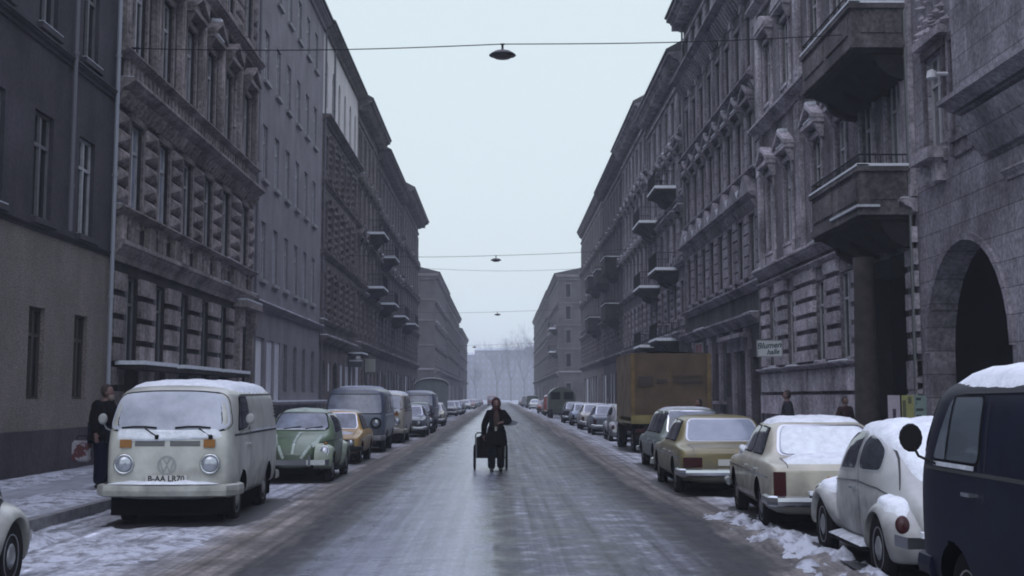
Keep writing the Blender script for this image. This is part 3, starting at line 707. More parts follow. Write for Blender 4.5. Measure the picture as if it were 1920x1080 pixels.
HH = {}
def ornate(label, s, y0, y1, xf, top, m, trim, n, floors, st=('hood', 'pediment', 'segment'), far=False, balc=(), ground='shop', diamond=True, eave=.9, side=True, parapet='iron', roof=2.6, bd_=1.3):
    h = House(label, s, y0, y1, xf, top, m, trim)
    sp = (y1 - y0) / n; ys = [y0 + sp * (i + .5) for i in range(n)]; w = min(1.15, sp * .42)
    hh = (top - 1.2 - 5.2) / floors
    for f in range(floors):
        z0 = 5.2 + hh * f + .9; z1 = z0 + hh * .56
        h.windows(ys, z0, z1, w, 'frame' if (far or f == floors - 1) else st[f % len(st)], WOODW, .35)
        if not far:
            h.rustic(gapsof(ys, w, y0 + .1, y1 - .1, .38 if f else .2), z0 - .2, z1 + .15, .5, .07, diamond=diamond and f == 0)
        elif f == 0: h.rustic(gapsof(ys, w, y0 + .1, y1 - .1, .2), z0 - .2, z1 + .15, .6, .08)
        if f: h.band(z0 - .5, .22, .28, snow=.35)
    h.band(5.3, .45, .45, snow=.5)
    rr = random.Random(int(y0))
    for i, y in enumerate(ys):
        k = rr.random(); a, b = y - sp * .36, y + sp * .36
        if k < .35: shutter(h, a, b, .3, 3.9, M_SHUTG)
        elif k < .6:
            h.holes.append((a, b, .5, 3.8)); q = h.mb(); q.box(-.1, -.05, a, b, .5, 3.8); q.build("shop_window_board", M_PALE if rr.random() < .5 else GLASS, h.root)
        elif k < .75: door(h, y - .7, y + .7, 3.5, M_DOOR)
        else: h.windows([y], 1.4, 3.6, w, 'plain', WOODG, .2)
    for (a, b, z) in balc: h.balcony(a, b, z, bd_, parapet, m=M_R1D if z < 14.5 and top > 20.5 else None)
    h.finish(eave, roof)
    for key in ('pale brown corner house', 'pale corner house'):
        if label.startswith(key): HH[key] = h
    return h
ornate("brown stucco house with two glazed corner balconies, behind the cream-topped one on the left", -1, 88.0, 103.0, XL, 21.6, M_E, M_E, 5, 4, balc=((94.4, 98.4, 13.35), (94.4, 98.4, 9.45)), eave=.95)
ornate("grey stucco house with snowy iron balconies, second beyond the cream-topped one on the left", -1, 103.0, 128.0, XL, 20.9, M_F, M_F, 8, 4, balc=((104.6, 108.6, 12.7), (104.6, 108.6, 9.0), (116, 121, 8.7)), eave=.95)
ornate("corner house before the side street on the left, with a heavy dark cornice", -1, 128.0, 154.0, XL, 21.9, M_F, M_F, 8, 4, balc=((130, 135, 8.8),), eave=1.2)
ornate("pale brown corner house across the side street on the left", -1, 178.0, 216.0, -8.8, 18.3, M_FARP, M_FARP, 11, 4, eave=.6, roof=1.2, side=True)
ornate("hazy grey house in the far left row, taller than its neighbour", -1, 216.0, 284.0, -8.8, 18.1, M_FARP, M_E, 16, 4, far=True, eave=.5, roof=1.2)
ornate("last hazy house of the left row, lower than the others", -1, 284.0, 345.0, -8.6, 16.2, M_E, M_E, 10, 4, far=True, eave=.4, roof=1.0)

# ---- right row -------------------------------------------------------------
h = House("ashlar block house with a deep round arch at the right edge", 1, 14.0, 32.05, XR, 22.0, M_R0, M_R1T)
h.windows([30.45, 28.6, 18.2, 15.6], 7.45, 9.65, 1.15, 'frame', WOODW, .2, surmat=M_R1)
h.windows([30.45, 28.6, 18.2, 15.6], 12.4, 14.9, 1.15, 'pediment', WOODW, .2)
h.windows([30.45, 28.6, 18.2, 15.6], 17.0, 19.0, 1.15, 'frame', WOODW, .2)
AY0, AY1, AZS, AZT = 26.4, 31.5, 2.7, 5.1
h.holes.append((AY0, AY1, .08, AZT, 3.2)); k = h.mb(); spandrels(k, AY0, AY1, AZS, AZT, 3.2); k.build("arch", M_R0, h.root, recalc=False)
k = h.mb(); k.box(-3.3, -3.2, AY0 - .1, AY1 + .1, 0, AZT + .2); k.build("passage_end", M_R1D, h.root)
k = h.mb(); k.box(-1.6, -1.15, 27.6, 28.3, .08, 3.9); k.box(-1.65, -1.1, 27.5, 28.4, 3.4, 3.6); k.build("passage_pillar", M_R1, h.root)
n = 14                                                       # raised archivolt
k = h.mb()
for i in range(n):
    a0, a1 = math.pi * i / n, math.pi * (i + 1) / n; c = (AY0 + AY1) / 2; r = (AY1 - AY0) / 2
    P_ = lambda a, rr: (c - (r + rr) * math.cos(a), AZS + (AZT - AZS + rr) * math.sin(a))
    p = [P_(a0, .01), P_(a1, .01), P_(a1, .16), P_(a0, .16)]
    k.add([(0, *q) for q in p] + [(.07, *q) for q in p], [(4, 5, 6, 7), (0, 1, 5, 4), (1, 2, 6, 5), (2, 3, 7, 6), (3, 0, 4, 7)])
k.build("archivolt", M_R0, h.root)
h.corn.box(0, .45, 29.75, 31.2, 7.1, 7.36); h.corn.box(0, .25, 29.9, 30.2, 6.6, 7.1); h.corn.box(0, .25, 30.75, 31.05, 6.6, 7.1)
h.orn.box(0, .22, 29.5, 31.4, 9.95, 10.15)
for i in range(46):                                          # carved relief above the window
    rr = h.rnd; y = 30.45 + rr.uniform(-1, 1); z = 10.2 + rr.uniform(0, 1.9) * (1 - abs(y - 30.45) * .55); e = rr.uniform(.06, .17)
    h.orn.add([(0, y - e, z), (0, y, z - e), (0, y + e, z), (0, y, z + e), (rr.uniform(.1, .26), y, z)], [(0, 1, 4), (1, 2, 4), (2, 3, 4), (3, 0, 4)])
k = h.mb(); k.box(0, .55, 20.5, 27.7, 7.7, 20.8); cornice(k, 20.3, 27.9, 7.95, .45, .85)
k.add([(0, 20.8, 6.7), (.12, 20.8, 6.7), (.12, 27.4, 6.7), (0, 27.4, 6.7), (0, 20.6, 7.5), (.55, 20.6, 7.5), (.55, 27.6, 7.5), (0, 27.6, 7.5)], [(0, 3, 2, 1), (4, 5, 6, 7), (0, 1, 5, 4), (1, 2, 6, 5), (2, 3, 7, 6), (3, 0, 4, 7)])
k.build("oriel", M_R0, h.root)
h.band(6.2, .2, .15, y1=26.3, snow=0)
k = h.mb(); k.tube([(0, 29.6, 9.0), (.3, 29.6, 9.0)], .05, 6); k.lathe([(.02, .2), (.10, .16), (.13, .0), (.02, -.06)], 10, 'z', (.36, 29.6, 8.9)); k.build("wall_lamp", M_PALE, h.root)
h.finish(1.0)

h = House("stucco house with two stone balconies, pedimented windows and rusticated ground floor on the right", 1, 32.05, 51.6, XR, 22.8, M_R1, M_R1T)
br = [33.75, 36.2, 39.0, 42.0, 46.3, 49.4]
h.windows(br[2:], 2.81, 5.38, 1.25, 'plain', WOODW, .3)
h.rustic(gapsof(br[2:], 1.25, 37.2, 51.5, .08), 2.75, 5.9, .53, .12, gap=.16)
h.rustic([(32.15, 32.9)], 1.0, 5.9, .53, .12, gap=.16)
h.rustic([(32.15, 32.9), (37.3, 40.1), (40.3, 43.6), (43.8, 47.2), (47.4, 51.4)], 1.0, 2.6, .8, .14, gap=.12)
h.band(2.72, .16, .3, y0=37.2, snow=.3); h.band(6.0, .18, .22, y0=37.2, snow=0); h.band(6.5, .32, .42, snow=.6)
door(h, 33.0, 36.9, 5.3, M_DOOR, depth=1.7)
k = h.mb(); k.box(-1.62, -.02, 33.02, 33.3, .1, 5.28); k.box(-1.62, -.02, 36.6, 36.88, .1, 5.28); k.box(-1.62, -.02, 33.3, 36.6, 4.9, 5.28); k.build('porch_lining', M_SHADE, h.root)  # porch sides and ceiling painted black for the shade inside
h.holes += [(39.0, 39.6, .35, .95, .5), (41.9, 42.6, .35, .95, .5), (45.8, 46.6, .35, .95, .5)]
h.windows(br, 7.1, 9.95, 1.15, 'pediment', WOODW, .25)
h.pilasters([32.45, 44.3, 51.2], 6.55, 12.0, .75, .12)
h.orn.box(0, .1, 48.7, 50.1, 6.55, 6.95); h.orn.box(0, .1, 45.6, 47.0, 6.55, 6.95)
h.band(12.1, .35, .45, snow=.3)
h.windows(br, 12.75, 15.1, 1.15, 'segment', WOODW, .25); h.pilasters([32.45, 44.3, 51.2], 12.15, 16.6, .75, .12)
h.band(16.9, .35, .45, snow=.3); h.windows(br, 17.6, 19.8, 1.15, 'frame', WOODW, .25); h.pilasters([32.45, 44.3, 51.2], 16.95, 21.2, .75, .12)
h.rustic([(43.93, 44.67), (50.83, 51.5)], 6.9, 11.6, .45, .15, gap=.03)
MP = facade_mat('balcony_parapet_stone', (.17, .165, .165), .5); h.balcony(32.2, 37.3, 6.3, 1.4, 'stone', .9, under=.7, m=MP); h.balcony(32.2, 37.6, 10.5, 1.5, 'stone', .82, under=.7, m=MP)
h.snow.box(.9, 1.46, 32.12, 34.9, 6.3, 6.36)
k = h.mb(); k.lathe([(.36, .08), (.35, .6), (.31, 1.2), (.28, 3.0), (.25, 4.6), (.26, 5.2)], 18, 'z', (.95, 33.6, 0)); k.build("column", mat("brown_stone_column", (.03, .024, .024), .9, var=.4, bump=.5), h.root, smooth=True)
for (y, w_, col, tx) in ((35.95, .6, (.42, .40, .46), 0), (36.75, .75, (.42, .42, .16), 1), (37.6, .8, (.26, .34, .32), 2)): pass
downpipe(h, 51.4, 22); downpipe(h, 32.25, 22)
h.finish(1.1)

h = House("dark house with long cornices and shop fronts behind the flower shop sign on the right", 1, 51.6, 72.2, XR, 22.6, M_R2, M_R2T)
b2 = seq(52.95, 8, 2.56)
h.windows(b2, 6.55, 9.0, 1.1, 'frame', WOODW, .3); h.rustic(gapsof(b2, 1.1, 51.7, 72.1, .2), 6.5, 9.2, .42, .1, gap=.07)
h.brackets(9.1, 9.45, .43, .35); h.band(9.75, .3, .5, snow=.2); h.band(10.75, .18, .3, snow=.2)
h.windows(b2, 10.95, 13.2, 1.1, 'pediment', WOODW, .3); h.rustic(gapsof(b2, 1.1, 51.7, 72.1, .42), 10.9, 13.3, .6, .05)
h.brackets(13.95, 14.25, .43, .3); h.band(14.55, .28, .45, snow=.3)
for i, y in enumerate(b2):                                     # row of little gables, snow lying in the valleys between them
    z, dd, e = 9.78, .42, 1.2
    h.orn.add([(0, y - e, z), (dd, y - e, z), (dd, y + e, z), (0, y + e, z), (0, y, z + .8), (dd, y, z + .8)], [(0, 1, 2, 3), (0, 4, 5, 1), (2, 5, 4, 3), (1, 5, 2), (0, 3, 4)])
    if i:
        v = y - 1.28; h.snow.add([(.03, v, z + .02), (dd + .02, v, z + .02), (dd + .02, v + .42, z + .34), (.03, v + .42, z + .34), (dd + .02, v - .42, z + .34), (.03, v - .42, z + .34)], [(0, 1, 2, 3), (0, 5, 4, 1), (3, 2, 4, 5), (1, 4, 2), (0, 3, 5)])
h.windows(b2, 15.0, 17.2, 1.1, 'frame', WOODW, .3); h.pilasters([51.95] + [y + 1.28 for y in b2[:-1]], 14.6, 18.0, .4, .12)
h.brackets(18.0, 18.6, .5, .55, .2); h.band(18.98, .4, .8, snow=.3)
h.windows(b2, 19.6, 21.1, 1.0, None, WOODW, .3); h.rustic(gapsof(b2, 1.0, 51.7, 72.1, .3), 19.2, 21.4, .55, .06)
h.band(6.2, .3, .35, snow=.3); h.band(4.98, .4, .5, snow=.3)
shutter(h, 66.6, 68.9, .2, 3.55, M_SHUTG)
for a, b, z0, z1, mm in ((52.3, 53.9, .1, 3.3, M_DOOR), (55.0, 56.4, .1, 3.5, M_SHUTG), (58.9, 60.1, 1.7, 3.9, GLASS), (62.0, 63.0, 1.3, 3.7, GLASS), (69.8, 71.6, .3, 3.6, GLASS)):
    h.holes.append((a, b, z0, z1, .3)); q = h.mb(); q.box(-.28, -.24, a, b, z0, z1); q.build("shop_door" if z0 < .2 else "shop_window", mm, h.root)
h.pilasters([54.45, 57.6, 61.1, 64.2, 69.3], .1, 4.5, .55, .12)
h.orn.box(0, .5, 53.9, 58.9, 4.1, 4.28); h.orn.box(0, .15, 53.9, 58.9, 3.6, 4.1)
h.orn.box(0, .35, 60.0, 62.0, 1.35, 1.5)
downpipe(h, 72.0, 22)
h.finish(.95)

ornate("sooty house with stacked polygonal balconies behind the brown truck on the right", 1, 72.2, 90.5, XR, 20.8, M_R3, M_R2T, 6, 4, balc=((75.8, 79.6, 13.75), (75.8, 79.6, 9.0), (75.8, 79.6, 4.95), (84.6, 88.8, 12.9), (84.6, 88.8, 8.7), (84.6, 88.8, 4.9)), eave=.9, st=('frame', 'hood', 'pediment'))
ornate("tall grey house with snow-topped window hoods, halfway down the right row", 1, 90.5, 109.5, XR, 22.0, M_R2, M_R2T, 7, 4, balc=(), eave=.9, st=('frame', 'segment', 'pediment'))
ornate("brown-grey house with narrow snowy balconies, far in the right row", 1, 109.5, 131.0, XR, 21.8, M_R3, M_R3, 7, 4, balc=((112.5, 117, 12.5), (112.5, 117, 8.5), (123, 127, 12.4)), parapet='stone', eave=.8)
ornate("corner house before the side street on the right, with black balconies", 1, 131.0, 166.0, XR, 22.2, M_FARP, M_F, 9, 4, balc=((134, 139, 12.8), (134, 139, 8.6)), parapet='stone', eave=.5)
ornate("pale corner house across the side street on the right", 1, 197.0, 232.0, 8.6, 19.9, M_FARP, M_FARP, 12, 4, balc=((198, 203, 11.9), (198, 203, 8.4)), eave=.5, roof=1.0)
ornate("hazy grey house in the far right row, beyond the pale corner house", 1, 232.0, 290.0, 8.6, 20.2, M_E, M_E, 14, 4, far=True, eave=.5, roof=1.0)
ornate("last hazy house of the right row beside the bare trees", 1, 290.0, 335.0, 8.5, 20.4, M_E, M_E, 10, 4, far=True, eave=.4, roof=1.0)

def side_detail(h, us, zs, w=1.1, hh=2.0):
    """windows and ledges on the wall that faces the side street (toward us)"""
    pm = MB(); pm.box(-w / 2, w / 2, -.02, .012, 0, hh); pme = pm.mesh("window", GLASS)
    fm = MB()
    for a, b in ((-w / 2 - .1, -w / 2), (w / 2, w / 2 + .1)): fm.box(a, b, -.07, .01, 0, hh)
    fm.box(-w / 2 - .18, w / 2 + .18, -.14, .01, -.14, 0); fm.box(-w / 2 - .2, w / 2 + .2, -.16, .01, hh, hh + .2); fme = fm.mesh("window_surround", h.trim)
    for u in us:
        for z in zs:
            o = link("window", pme, h.root, (h.s * u, 0, z)); link("window_surround", fme, o)
    k = MB(); d = h.s * h.depth; a, b = min(0, d), max(0, d)
    for z in zs[1:]: k.box(a, b, -.12, 0, z - .95, z - .75)
    k.box(a - .3, b + .3, -.5, 0, h.top - .45, h.top - .05); k.box(a - .1, b + .1, -.2, 0, h.top - .9, h.top - .46); k.build("side_cornice", h.trim, h.root)
    sn = MB(); sn.box(a, b, -.12, 0, zs[1] - .748, zs[1] - .70); sn.build("snow_cap", SNOWD, h.root)
side_detail(HH['pale brown corner house'], (2.6,), (1.9, 6.2, 9.5, 12.8, 15.6), w=.62, hh=1.5)
side_detail(HH['pale corner house'], (1.5, 3.9), (1.8, 6.2, 9.7, 13.2, 16.5), w=.66, hh=1.9)

# ---- houses closing the view ------------------------------------------------
def end_house(label, x0, x1, y, top, m, n, floors):
    x0 *= 1.735; x1 *= 1.735; y += 345; top = 1.66 + (top - 1.66) * 1.735; n = int(n * 1.5); floors += 2
    r = empty("apartment_building", ((x0 + x1) / 2, y, 0), 0, label, "building", "hazy houses closing the street")
    hw = (x1 - x0) / 2; L = lambda d, u, z: (u, -d, z); w = MB(L); sp = 2 * hw / n; holes = []
    fh = (top - 4.5) / (floors - 1)
    for f in range(floors):
        z0 = 1.4 if f == 0 else 4.5 + fh * (f - 1) + .9
        for i in range(n): holes.append((-hw + sp * (i + .5) - .6, -hw + sp * (i + .5) + .6, z0, z0 + 2.0))
    facade_wall(w, -hw, hw, 0, top, holes, .2)
    w.quad((0, -hw, 0), (-10, -hw, 0), (-10, -hw, top), (0, -hw, top)); w.quad((0, hw, 0), (-10, hw, 0), (-10, hw, top), (0, hw, top))
    w.build("wall", m, r, recalc=False)
    pm = MB(); pm.box(-.6, .6, -.02, .02, 0, 2.0); pme = pm.mesh("window", FROSTG)  # paler panes: extra far haze put into the glass colour
    for h_ in holes: link("window", pme, r, ((h_[0] + h_[1]) / 2, .12, h_[2]))
    c = MB(L); cornice(c, -hw - .1, hw + .1, top, .6, .7); c.build("eaves", m, r)
    q = MB(); q.add([(-hw, -.8, top), (hw, -.8, top), (hw, 4, top + 1.5), (-hw, 4, top + 1.5), (hw, 10, top + .02), (-hw, 10, top + .02)], [(0, 1, 2, 3), (3, 2, 4, 5)]); q.build("roof", SNOWD, r)
end_house("hazy house closing the view, left one of the three", -42, -9, 470, 16.6, M_F, 10, 4)
end_house("hazy house closing the view, middle one of the three", -9, 9, 472, 18.2, M_E, 6, 5)
end_house("hazy house closing the view, right one of the three", 9, 44, 470, 19.2, M_F, 10, 5)
# ---------------------------------------------------------------- vehicles: toolkit
def paint(name, col, dirt=.18, rough=.35):
    if name in MATS: return MATS[name]
    m = mat(name, col, rough, var=dirt, vscale=2.2, coat=.35, spec=.5)
    t = m.node_tree; b = t.nodes['Principled BSDF']; src = b.inputs['Base Color'].links[0].from_socket      # salt spray along the sills
    tc = t.nodes.new("ShaderNodeTexCoord"); sp = t.nodes.new("ShaderNodeSeparateXYZ"); t.links.new(tc.outputs['Object'], sp.inputs[0])
    n = t.nodes.new("ShaderNodeTexNoise"); n.inputs['Scale'].default_value = 3.5; n.inputs['Detail'].default_value = 8; t.links.new(tc.outputs['Object'], n.inputs['Vector'])
    ma_ = t.nodes.new("ShaderNodeMath"); ma_.operation = 'MULTIPLY_ADD'; t.links.new(n.outputs['Fac'], ma_.inputs[0]); ma_.inputs[1].default_value = -.9; t.links.new(sp.outputs['Z'], ma_.inputs[2])
    mr = t.nodes.new("ShaderNodeMapRange"); t.links.new(ma_.outputs[0], mr.inputs[0]); mr.inputs[1].default_value = -.12; mr.inputs[2].default_value = .32; mr.inputs[3].default_value = .75; mr.inputs[4].default_value = 0
    mx = t.nodes.new("ShaderNodeMix"); mx.data_type = 'RGBA'; t.links.new(mr.outputs[0], mx.inputs[0]); t.links.new(src, mx.inputs[6]); mx.inputs[7].default_value = (.085, .082, .082, 1)
    t.links.new(mx.outputs[2], b.inputs['Base Color'])
    rr = t.nodes.new("ShaderNodeMapRange"); t.links.new(mr.outputs[0], rr.inputs[0]); rr.inputs[3].default_value = rough; rr.inputs[4].default_value = .8; t.links.new(rr.outputs[0], b.inputs['Roughness'])
    return m
def loft(stations, ymirror=True, caps=(-.05, .05), levels=2, crease=None):
    """stations: list of half sections [(x,y,z)...] running bottom-centre to top-centre; returns smooth closed bmesh"""
    bm = bmesh.new(); n = len(stations[0]) - 1
    rows = []
    for st in stations:
        row = []
        for i, p in enumerate(st):
            row.append(bm.verts.new((p[0] if 0 < i < n else 0, p[1], p[2])))
        for i in range(n - 1, 0, -1): row.append(bm.verts.new((-st[i][0], st[i][1], st[i][2])))
        rows.append(row)
    m = len(rows[0])
    for a, b in zip(rows, rows[1:]):
        for i in range(m): bm.faces.new((a[i], a[(i + 1) % m], b[(i + 1) % m], b[i]))
    for row, off, flip in ((rows[0], caps[0], 1), (rows[-1], caps[1], 0)):
        st = [v.co for v in row]; cs = [row[0]] + [bm.verts.new((0, (st[i].y + off), st[i].z)) for i in range(1, n)] + [row[n]]
        for i in range(n):
            l0, l1 = row[i], row[i + 1]; r0, r1 = row[(m - i) % m], row[m - i - 1]
            for q in ((l0, l1, cs[i + 1], cs[i]), (cs[i], cs[i + 1], r1, r0)):
                u = []
                for v in q:
                    if v not in u: u.append(v)
                if len(u) > 2:
                    try: bm.faces.new(u if flip else u[::-1])
                    except ValueError: pass
    if crease:
        lay = bm.edges.layers.float.new('crease_edge')
        for idx, val in crease.items():
            for a, b in zip(rows, rows[1:]):
                for k in {idx, (m - idx) % m}:
                    e = bm.edges.get((a[k], b[k]))
                    if e: e[lay] = val
    bmesh.ops.recalc_face_normals(bm, faces=bm.faces)
    return subd(bm, levels)
def subd(bm, levels):
    me = bpy.data.meshes.new("tmp"); bm.to_mesh(me); bm.free()
    o = bpy.data.objects.new("tmp", me); COL.objects.link(o)
    md = o.modifiers.new("s", 'SUBSURF'); md.levels = levels; md.render_levels = levels
    dg = bpy.context.evaluated_depsgraph_get(); ev = o.evaluated_get(dg)
    r = bmesh.new(); r.from_mesh(ev.to_mesh()); ev.to_mesh_clear()
    bpy.data.objects.remove(o); bpy.data.meshes.remove(me)
    return r
def cut(bm, cutters):
    """subtract closed MB shapes, returns bmesh"""
    me = bpy.data.meshes.new("tmp"); bm.to_mesh(me); bm.free()
    o = bpy.data.objects.new("tmp", me); COL.objects.link(o); tmp = []
    for c in cutters:
        co = link("tmpc", c.mesh("tmpc", DARK)); tmp.append(co)
        md = o.modifiers.new("b", 'BOOLEAN'); md.object = co; md.operation = 'DIFFERENCE'; md.solver = 'EXACT'
    dg = bpy.context.evaluated_depsgraph_get(); ev = o.evaluated_get(dg)
    r = bmesh.new(); r.from_mesh(ev.to_mesh()); ev.to_mesh_clear()
    for t_ in tmp: d = t_.data; bpy.data.objects.remove(t_); bpy.data.meshes.remove(d)
    bpy.data.objects.remove(o); bpy.data.meshes.remove(me)
    return r
class Body:
    """holds a body surface so that panes, trims and snow can be laid on it"""
    def __init__(b, bm, arches=(), xin=.45):
        b.bvh = BVHTree.FromBMesh(bm)
        if arches:
            cs = []
            for (y, z, r) in arches:
                for sg in (-1, 1):
                    c = MB(); c.lathe([(r, 0), (r, 1.0)], 28, 'x', (sg * xin, y, z), sg); cs.append(c)
            bm = cut(bm, cs)
        b.bm = bm; b.arches = arches
    def mesh(b, name, mats, dark_below=None):
        """mats[0] paint, mats[1] dark wheel wells/underside"""
        for f in b.bm.faces:
            f.smooth = True; f.material_index = 0; c = f.calc_center_median()
            for (y, z, r) in b.arches:
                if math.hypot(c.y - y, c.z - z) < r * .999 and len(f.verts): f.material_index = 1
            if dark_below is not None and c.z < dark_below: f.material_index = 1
        bmesh.ops.triangulate(b.bm, faces=[f for f in b.bm.faces if len(f.verts) > 4])
        me = bpy.data.meshes.new(name); b.bm.to_mesh(me)
        for m_ in mats: me.materials.append(m_)
        try: me.set_sharp_from_angle(angle=R(38))
        except Exception: pass
        return me
    def hit(b, axis, p, sg):
        """axis 'x': p=(y,z) from side sg; 'y': p=(x,z) from sg; 'z': p=(x,y) from above"""
        if axis == 'x': o, d = Vector((sg * 5, p[0], p[1])), Vector((-sg, 0, 0))
        elif axis == 'y': o, d = Vector((p[0], sg * 9, p[1])), Vector((0, -sg, 0))
        else: o, d = Vector((p[0], p[1], 6)), Vector((0, 0, -1))
        h = b.bvh.ray_cast(o, d)
        return (h[0], h[1]) if h[0] is not None else (None, None)
def smooth_poly(pts, k=3, closed=True, it=None):
    """chaikin corner cutting"""
    for _ in range(k):
        q = []; n = len(pts)
        for i in range(n if closed else n - 1):
            a, b = pts[i], pts[(i + 1) % n]
            q += [tuple(x * .75 + y * .25 for x, y in zip(a, b)), tuple(x * .25 + y * .75 for x, y in zip(a, b))]
        pts = q
    return pts
def rpoly(pts, r=.07, n=5):
    """polygon with circular-ish rounded corners"""
    out = []; N = len(pts)
    for i in range(N):
        p0, p, p1 = Vector(pts[i - 1]), Vector(pts[i]), Vector(pts[(i + 1) % N]); a, b = (p0 - p), (p1 - p)
        ra = min(r, a.length * .45, b.length * .45); A, B_ = p + a.normalized() * ra, p + b.normalized() * ra
        for k in range(n + 1):
            t = k / n; q = A * (1 - t) ** 2 + p * 2 * t * (1 - t) + B_ * t * t; out.append((q.x, q.y))
    return out
def dens(pts, step=.08):
    q = []
    for a, b in zip(pts, pts[1:] + pts[:1]):
        l = math.dist(a, b); n = max(1, int(l / step))
        q += [(a[0] + (b[0] - a[0]) * i / n, a[1] + (b[1] - a[1]) * i / n) for i in range(n)]
    return q
def patch(b, axis, sg, outline, off=.006, rings=7, mb=None, rag=0.0, thick=0.0, amp=0.0, seed=0, edge=None):
    """polygon laid on the body: concentric rings, each vertex projected; thick -> raised middle with edge at the surface"""
    mb = mb or MB(); pts = dens(outline, .07); n = len(pts)
    cx, cy_ = sum(p[0] for p in pts) / n, sum(p[1] for p in pts) / n
    V = []; ok = True; last = {}
    for r in range(rings + 1):
        t = 1 - r / rings if r < rings else 0
        for i, (x, y) in enumerate(pts):
            px_, py_ = cx + (x - cx) * t, cy_ + (y - cy_) * t
            if rag and t > 0:
                w = 1 + rag * mnoise.noise(Vector((x * 5 + seed, y * 5, seed * 1.7))) * t
                px_, py_ = cx + (px_ - cx) * w, cy_ + (py_ - cy_) * w
            loc, nor = b.hit(axis, (px_, py_), sg)
            if loc is None:
                loc, nor = last.get('l', (Vector((0, 0, 0)), Vector((0, 0, 1))))
            last['l'] = (loc, nor)
            if thick:
                e = min(1.0, (1 - t) * rings * .55); e = math.sqrt(e)
                o = (off if edge is None else edge) if r == 0 else off + thick * e * (1 + amp * mnoise.noise(Vector((px_ * 6, py_ * 6, seed))))
            else: o = off
            V.append(tuple(loc + nor * o))
            if r == rings: break
    F = []
    for r in range(rings - 1):
        for i in range(n): F.append((r * n + i, r * n + (i + 1) % n, (r + 1) * n + (i + 1) % n, (r + 1) * n + i))
    c = rings * n
    for i in range(n): F.append(((rings - 1) * n + i, (rings - 1) * n + (i + 1) % n, c))
    mb.smooth = True; mb.add(V, F); return mb
def strip(b, axis, sg, line, w=.012, off=.004, mb=None, closed=False, h=0):
    """thin line laid on the body (panel gaps, trims)"""
    mb = mb or MB(); pts = list(line) + ([line[0]] if closed else [])
    q = []
    for a, c in zip(pts, pts[1:]):
        n = max(1, int(math.dist(a, c) / .06)); q += [(a[0] + (c[0] - a[0]) * i / n, a[1] + (c[1] - a[1]) * i / n) for i in range(n)]
    q.append(pts[-1]); P = []
    for i, p in enumerate(q):
        a, c = q[max(0, i - 1)], q[min(len(q) - 1, i + 1)]; dx, dy = c[0] - a[0], c[1] - a[1]; l = math.hypot(dx, dy) or 1; nx, ny = -dy / l * w / 2, dx / l * w / 2
        for s_ in (-1, 1):
            loc, nor = b.hit(axis, (p[0] + nx * s_, p[1] + ny * s_), sg)
            if loc is None: loc, nor = (Vector(P[-1]) if P else Vector((0, 0, 0))), Vector((0, 0, 0))
            P.append(tuple(loc + nor * off))
    mb.add(P, [(2 * i, 2 * i + 1, 2 * i + 3, 2 * i + 2) for i in range(len(q) - 1)]); return mb
def disc_on(b, axis, sg, c, prof, tilt=None, mb=None, n=22):
    """turned part set on the body facing along the axis; prof (r, height outward)"""
    mb = mb or MB(); loc, nor = b.hit(axis, c, sg)
    if loc is None: return mb
    d = Vector(tilt) if tilt else (Vector((sg, 0, 0)) if axis == 'x' else Vector((0, sg, 0)) if axis == 'y' else Vector((0, 0, 1)))
    d.normalize(); q = d.to_track_quat('Z', 'Y')
    t_ = MB(); t_.lathe(prof, n); mb.smooth = True
    mb.add([tuple(loc + q @ Vector(v)) for v in t_.v], t_.f); return mb
_wh = {}
def wheel_meshes(r, w, cap):
    key = (r, w, cap)
    if key in _wh: return _wh[key]
    t = MB(); t.smooth = True; ri = r * .60
    t.lathe([(ri, -w / 2 + .02), (r * .82, -w / 2), (r * .95, -w / 2 + .015), (r, -w / 2 + .04), (r, w / 2 - .04), (r * .95, w / 2 - .015), (r * .82, w / 2), (ri, w / 2 - .02)], 26, 'x')
    m = MB(); m.smooth = True
    m.lathe([(ri + .01, w / 2 - .035), (ri, w / 2 - .012), (ri * .9, w / 2 - .03), (ri * .62, w / 2 - .045), (ri * .58, w / 2 - .02), (ri * .3, w / 2 - .0), (0.001, w / 2 + .004)], 22, 'x')
    _wh[key] = (t.mesh("wheel", RUBBER), m.mesh("rim", cap)); return _wh[key]
def wheels(root, places, r, w=.16, cap=None, track=.68):
    cap = cap or STEEL
    a, b = wheel_meshes(r, w, cap)
    for y in places:
        for sg in (-1, 1):
            o = link("wheel", a, root, (sg * track, y, r), (0, 0, 0 if sg > 0 else math.pi)); link("rim", b, o)
def bar(root, name, mt, pts, hh, dd, parent=None):
    """bumper: flat profile swept through plan points (x,y,z)"""
    k = MB(); n = len(pts); V = []
    for i, p in enumerate(pts):
        a, c = Vector(pts[max(0, i - 1)]), Vector(pts[min(n - 1, i + 1)]); d = (c - a).normalized(); nrm = Vector((d.y, -d.x, 0))
        for u, z in ((0, -hh / 2), (dd, -hh / 2 + .02), (dd * 1.2, 0), (dd, hh / 2 - .02), (0, hh / 2)): V.append(tuple(Vector(p) + nrm * u + Vector((0, 0, z))))
    F = [(i * 5 + j, i * 5 + (j + 1) % 5, (i + 1) * 5 + (j + 1) % 5, (i + 1) * 5 + j) for i in range(n - 1) for j in range(5)] + [tuple(range(4, -1, -1)), tuple(range((n - 1) * 5, n * 5))]
    k.add(V, F); k.smooth = False
    return k.build(name, mt, parent or root)
